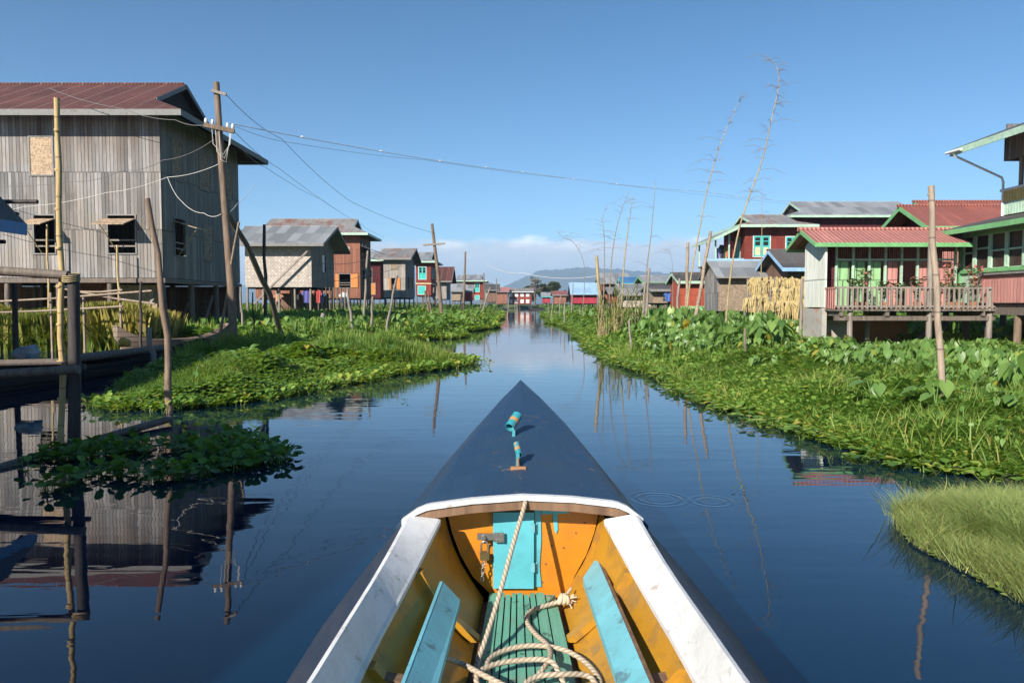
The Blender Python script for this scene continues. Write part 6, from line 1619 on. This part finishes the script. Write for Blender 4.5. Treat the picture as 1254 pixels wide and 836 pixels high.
# left bank ------------------------------------------------------------
hy, ta, gr = Leaves(), Leaves(), Leaves()
for (ya, yb, n, sz) in ((10.8, 16, 44000, .10), (16, 24, 48000, .125), (24, 40, 34000, .19), (40, 80, 18000, .33)):
    x, y = scatter(LB, -16 if ya < 24 else -40, -.5, ya, yb, n); d = edge_dist(x, y, LB[:29]); g = vnoise(x, y, 1.8, 12)
    right = (x > -4.6 - (y - 12) * -.10)
    k = U(len(x)) < np.where((g < .50) | right & (d < 2.2), 1.0, .35); x, y, d = x[k], y[k], d[k]
    hyacinths(hy, x, y, np.clip(.6 + d * .3, .6, 1.2) * sz, 5, .03, np.clip(.2 - d * .4, .02, .3), .52, np.clip(d * 1.3, 0, 1.25))
for (ya, yb, n, h) in ((10.8, 15, 30000, .26), (15, 23, 36000, .32), (23, 34, 26000, .46), (34, 60, 16000, .6), (60, 130, 12000, .9)):
    x, y = scatter(LB, -14 if ya < 23 else -90, -.4, ya, yb, n); d = edge_dist(x, y, LB[:29]); g = vnoise(x, y, 2.1, 13); k = (g > .50) | (x < -5.6) & (g > .30) if ya < 60 else g > .1; x, y, d, g = x[k], y[k], d[k], g[k]
    grasses(gr, x, y, h * np.clip(.45 + d * .5, .45, 1.25) * (.35 + 1.1 * g), 1.1 if ya < 23 else 2.6, .45 + (vnoise(x, y, 1.3, 15) - .5) * .5, mk=np.clip(d * 1.3, 0, 1.25))
x, y = scatter(LB, -12, -.8, 11, 34, 260); d = edge_dist(x, y, LB[:29]); k = d > .5; taros(ta, x[k], y[k], .42, 1.0, .45, .05, 2)
x, y = scatter(LB, -14, -2.4, 30, 60, 900); d = edge_dist(x, y, LB[:29]); k = d > .8; taros(ta, x[k], y[k], .7, 1.0, .45, .05, 2)
n = 260; x = U(n, -7, -.6); y = U(n, 10.6, 24); k = (~inpoly(x, y, LB)) & (edge_dist(x, y, LB[:16]) < .45) & (x > -6.8); hyacinths(hy, x[k], y[k], .14, 4, 0, .3 * np.ones(k.sum()), .5)
fringe(hy, LB[:29], 10.5, 120, 60, .12)
hy.build('water_hyacinth', M['hyac'], 'bright water hyacinth fringing the left bank and its tip', 'water plants', 'stuff')
ta.build('taro_leaves', M['taro'], 'scattered broad leaves among the grass of the left bank', 'taro plants', 'stuff')
gr.build('bank_grass', M['grass'], 'lush grass covering the left bank before the stilt houses', 'grass', 'stuff')
# dark floating patch
FP = [(-4.95, 7.3), (-4.5, 6.6), (-3.95, 6.15), (-3.75, 6.6), (-3.2, 6.45), (-2.75, 6.8), (-2.25, 7.35), (-2.35, 7.7), (-2.8, 8.3), (-3.3, 8.9), (-4.2, 9.0), (-4.6, 8.0)]
fl = Leaves(); x, y = scatter(FP, -5.2, -2, 6, 9.3, 900, False); k = vnoise(x, y, .42, 21) > .47; hyacinths(fl, x[k], y[k], .112, 6, .0, None, .34)
fl.build('floating_hyacinth', M['hyac'], 'dark shaded patch of floating hyacinth at lower left', 'water plants', 'stuff')
# reeds below the grey house
rd = Leaves(); n = 11000; x = U(n, -24, -12.4); y = U(n, 24.8, 27.6); tall = 1.55 * np.clip(.62 + .5 * vnoise(x, y, 1.0, 30) + .12 * (x > -15), .5, 1.15)
rd.put(*[GR[2][0] * np.array([2.2, 1, 1]), GR[2][1]], P3(x, y, 0), U(n, 0, 6.28), tall, np.clip(.35 + .3 * vnoise(x, y, 1.4, 31) + RNG.normal(0, .15, n) + np.clip((x + 16) * .12, 0, .35), 0, 1), lean=U(n, 0, .18), leandir=U(n, 0, 6.28))
k = U(n) < .35; rd.put(*[GR[1][0] * np.array([2.0, 1, 1]), GR[1][1]], P3(x[k], y[k] - .2, 0), U(k.sum(), 0, 6.28), tall[k] * .7, np.clip(.3 + RNG.normal(0, .15, k.sum()), 0, 1))
rd.build('reed_bed', M['reed'], 'tall yellow green reeds under the grey plank house', 'reeds', 'stuff')
# reed clumps on the right bank
for i, (px, Y, h, n, lab) in enumerate(((738, 30, 1.6, 60, 'leafy reed clump farthest left around the tan bamboo stake'), (752, 29, 2.1, 90, 'tallest leafy reed clump on the right bank'), (764, 31, 1.7, 70, 'leafy reed clump right of the tallest one'), (780, 33, 2.3, 45, 'narrow reed clump standing beside the grey roofed shed'))):
    cx_ = XY(px, Y); r = empty('reed_clump', (cx_, Y, 0), lab, 'reeds', 'reed clumps on the right bank'); Lv = Leaves(); mb = MB(); rr = random.Random(i)
    for q in range(n // 5):
        bx, by = cx_ + rr.gauss(0, .22), Y + rr.gauss(0, .3); hh = h * rr.uniform(.6, 1.1); mb.tube([(bx, by, 0), (bx + rr.gauss(0, .1), by, hh * .6), (bx + rr.gauss(0, .2), by, hh)], [.014, .011, .004], 5)
        m_ = 7; zz = np.array([hh * rr.uniform(.25, .95) for _ in range(m_)]); T = GR[3]
        Lv.put(T[0] * np.array([1.6, .8, .9]), T[1], np.stack([np.full(m_, bx), np.full(m_, by), zz], -1), U(m_, 0, 6.28), U(m_, .35, .8), np.clip(U(m_, .2, .75), 0, 1))
    mb.build('stem', M['cane'], r); Lv.build('foliage', M['reed'], parent=r, org=(cx_, Y, 0))
# tall far marsh closing the gaps under and behind the houses
fm = Leaves()
for (ya, yb, n, h, xl, xr) in ((60, 130, 16000, .85, -90, -3.2), (60, 130, 16000, .85, 5.8, 100), (130, 262, 14000, 1.15, -110, -3.4), (130, 262, 14000, 1.15, 9, 120)):
    x = U(n, xl, xr); y = U(n, ya, yb); k = (np.abs(x) < y * .74) & (inpoly(x, y, RB) | inpoly(x, y, LB)); x, y = x[k], y[k]
    T = TA[1]; fm.put(T[0] * np.array([1.8, 1.4, 1]), T[1], P3(x, y, 0), U(len(x), 0, 6.28), h * U(len(x), .5, 1.2), np.clip(.42 + RNG.normal(0, .2, len(x)), 0, 1))
fm.build('far_marsh', M['taro'], 'green marsh plants along both far banks', 'marsh plants', 'stuff')
t = NT('far_scrub'); t.col(t.ramp(t.noise(t.pos(), .3, 5, .65), [(.35, (.035, .06, .02)), (.65, (.09, .12, .04))])); t.rough(.95)
mb = MB(); rows = []
for k, (yy, zz) in enumerate(((262, 0), (264, 1.1), (270, 1.7), (290, 2.0), (420, 2.2))):
    rows.append([(-330 + 6 * i, yy, -.3 if k == 0 else zz * (.8 + .35 * math.sin(i * 1.3) * math.sin(i * .37))) for i in range(111)])
mb.loft(rows); tag(mb.build('far_scrub', t.m), 'low scrub closing the horizon behind the far houses', 'scrub', kind='stuff')

# trees at the canal end -------------------------------------------------
M['tree_leaf'] = leafmat('far_tree_leaf', [(0, (.07, .09, .03)), (.5, (.12, .15, .04)), (1, (.2, .2, .07))], .2, .6, .2)
M['bare_twigs'] = leafmat('bare_tree_twigs', [(0, (.22, .19, .15)), (1, (.34, .30, .24))], .1, .8, .1)
M['bark'] = pole_mat('tree_bark', (.16, .13, .10), (.07, .055, .045))
def tree(lab, px, Y, h, r, mat, n, size, seed, blobs=9):
    rr = random.Random(seed); x = XY(px, Y); root = empty('tree', (x, Y, 0), lab, 'tree'); mb = MB()
    mb.tube([(x, Y, -.2), (x + .1, Y, h * .3), (x, Y, h * .6)], [h * .035, h * .028, h * .015], 8); limbs = []
    for q in range(blobs):
        a = q * 2.4; e = Vector((x + math.cos(a) * r * rr.uniform(.3, .75), Y + math.sin(a) * r * .6, h * rr.uniform(.5, .92))); limbs.append(e)
        mb.tube([(x, Y, h * rr.uniform(.2, .5)), Vector((x, Y, h * .5)).lerp(e, .6), e], [h * .016, h * .010, h * .004], 6)
    mb.build('trunk', M['bark'], root); Lv = Leaves(); T = hyac_t(.2, .2, .6, .5)
    for e in limbs:
        m_ = n // blobs; v = RNG.normal(0, 1, (m_, 3)); v /= np.linalg.norm(v, axis=1)[:, None]; v *= (U(m_) ** .4)[:, None] * r * rr.uniform(.3, .5)
        p = v + np.array(e); Lv.put(T[0], T[1], p, U(m_, 0, 6.28), U(m_, .6, 1.3) * size, U(m_, 0, 1))
    Lv.build('crown', mat, parent=root, org=(x, Y, 0))
tree('greyish bare crowned tree at the canal end', 655, 300, 12.5, 3.6, M['bare_twigs'], 1100, .38, 1)
tree('dark green bushy tree just right of the bare crowned tree', 669, 310, 9.5, 5.0, M['tree_leaf'], 2600, .9, 2)
tree('low green tree left of the bare crowned tree', 646, 320, 8.0, 4.0, M['tree_leaf'], 1800, .9, 3)
tree('small green tree behind the crimson hut', 694, 290, 6.0, 3.5, M['tree_leaf'], 1200, .8, 4)
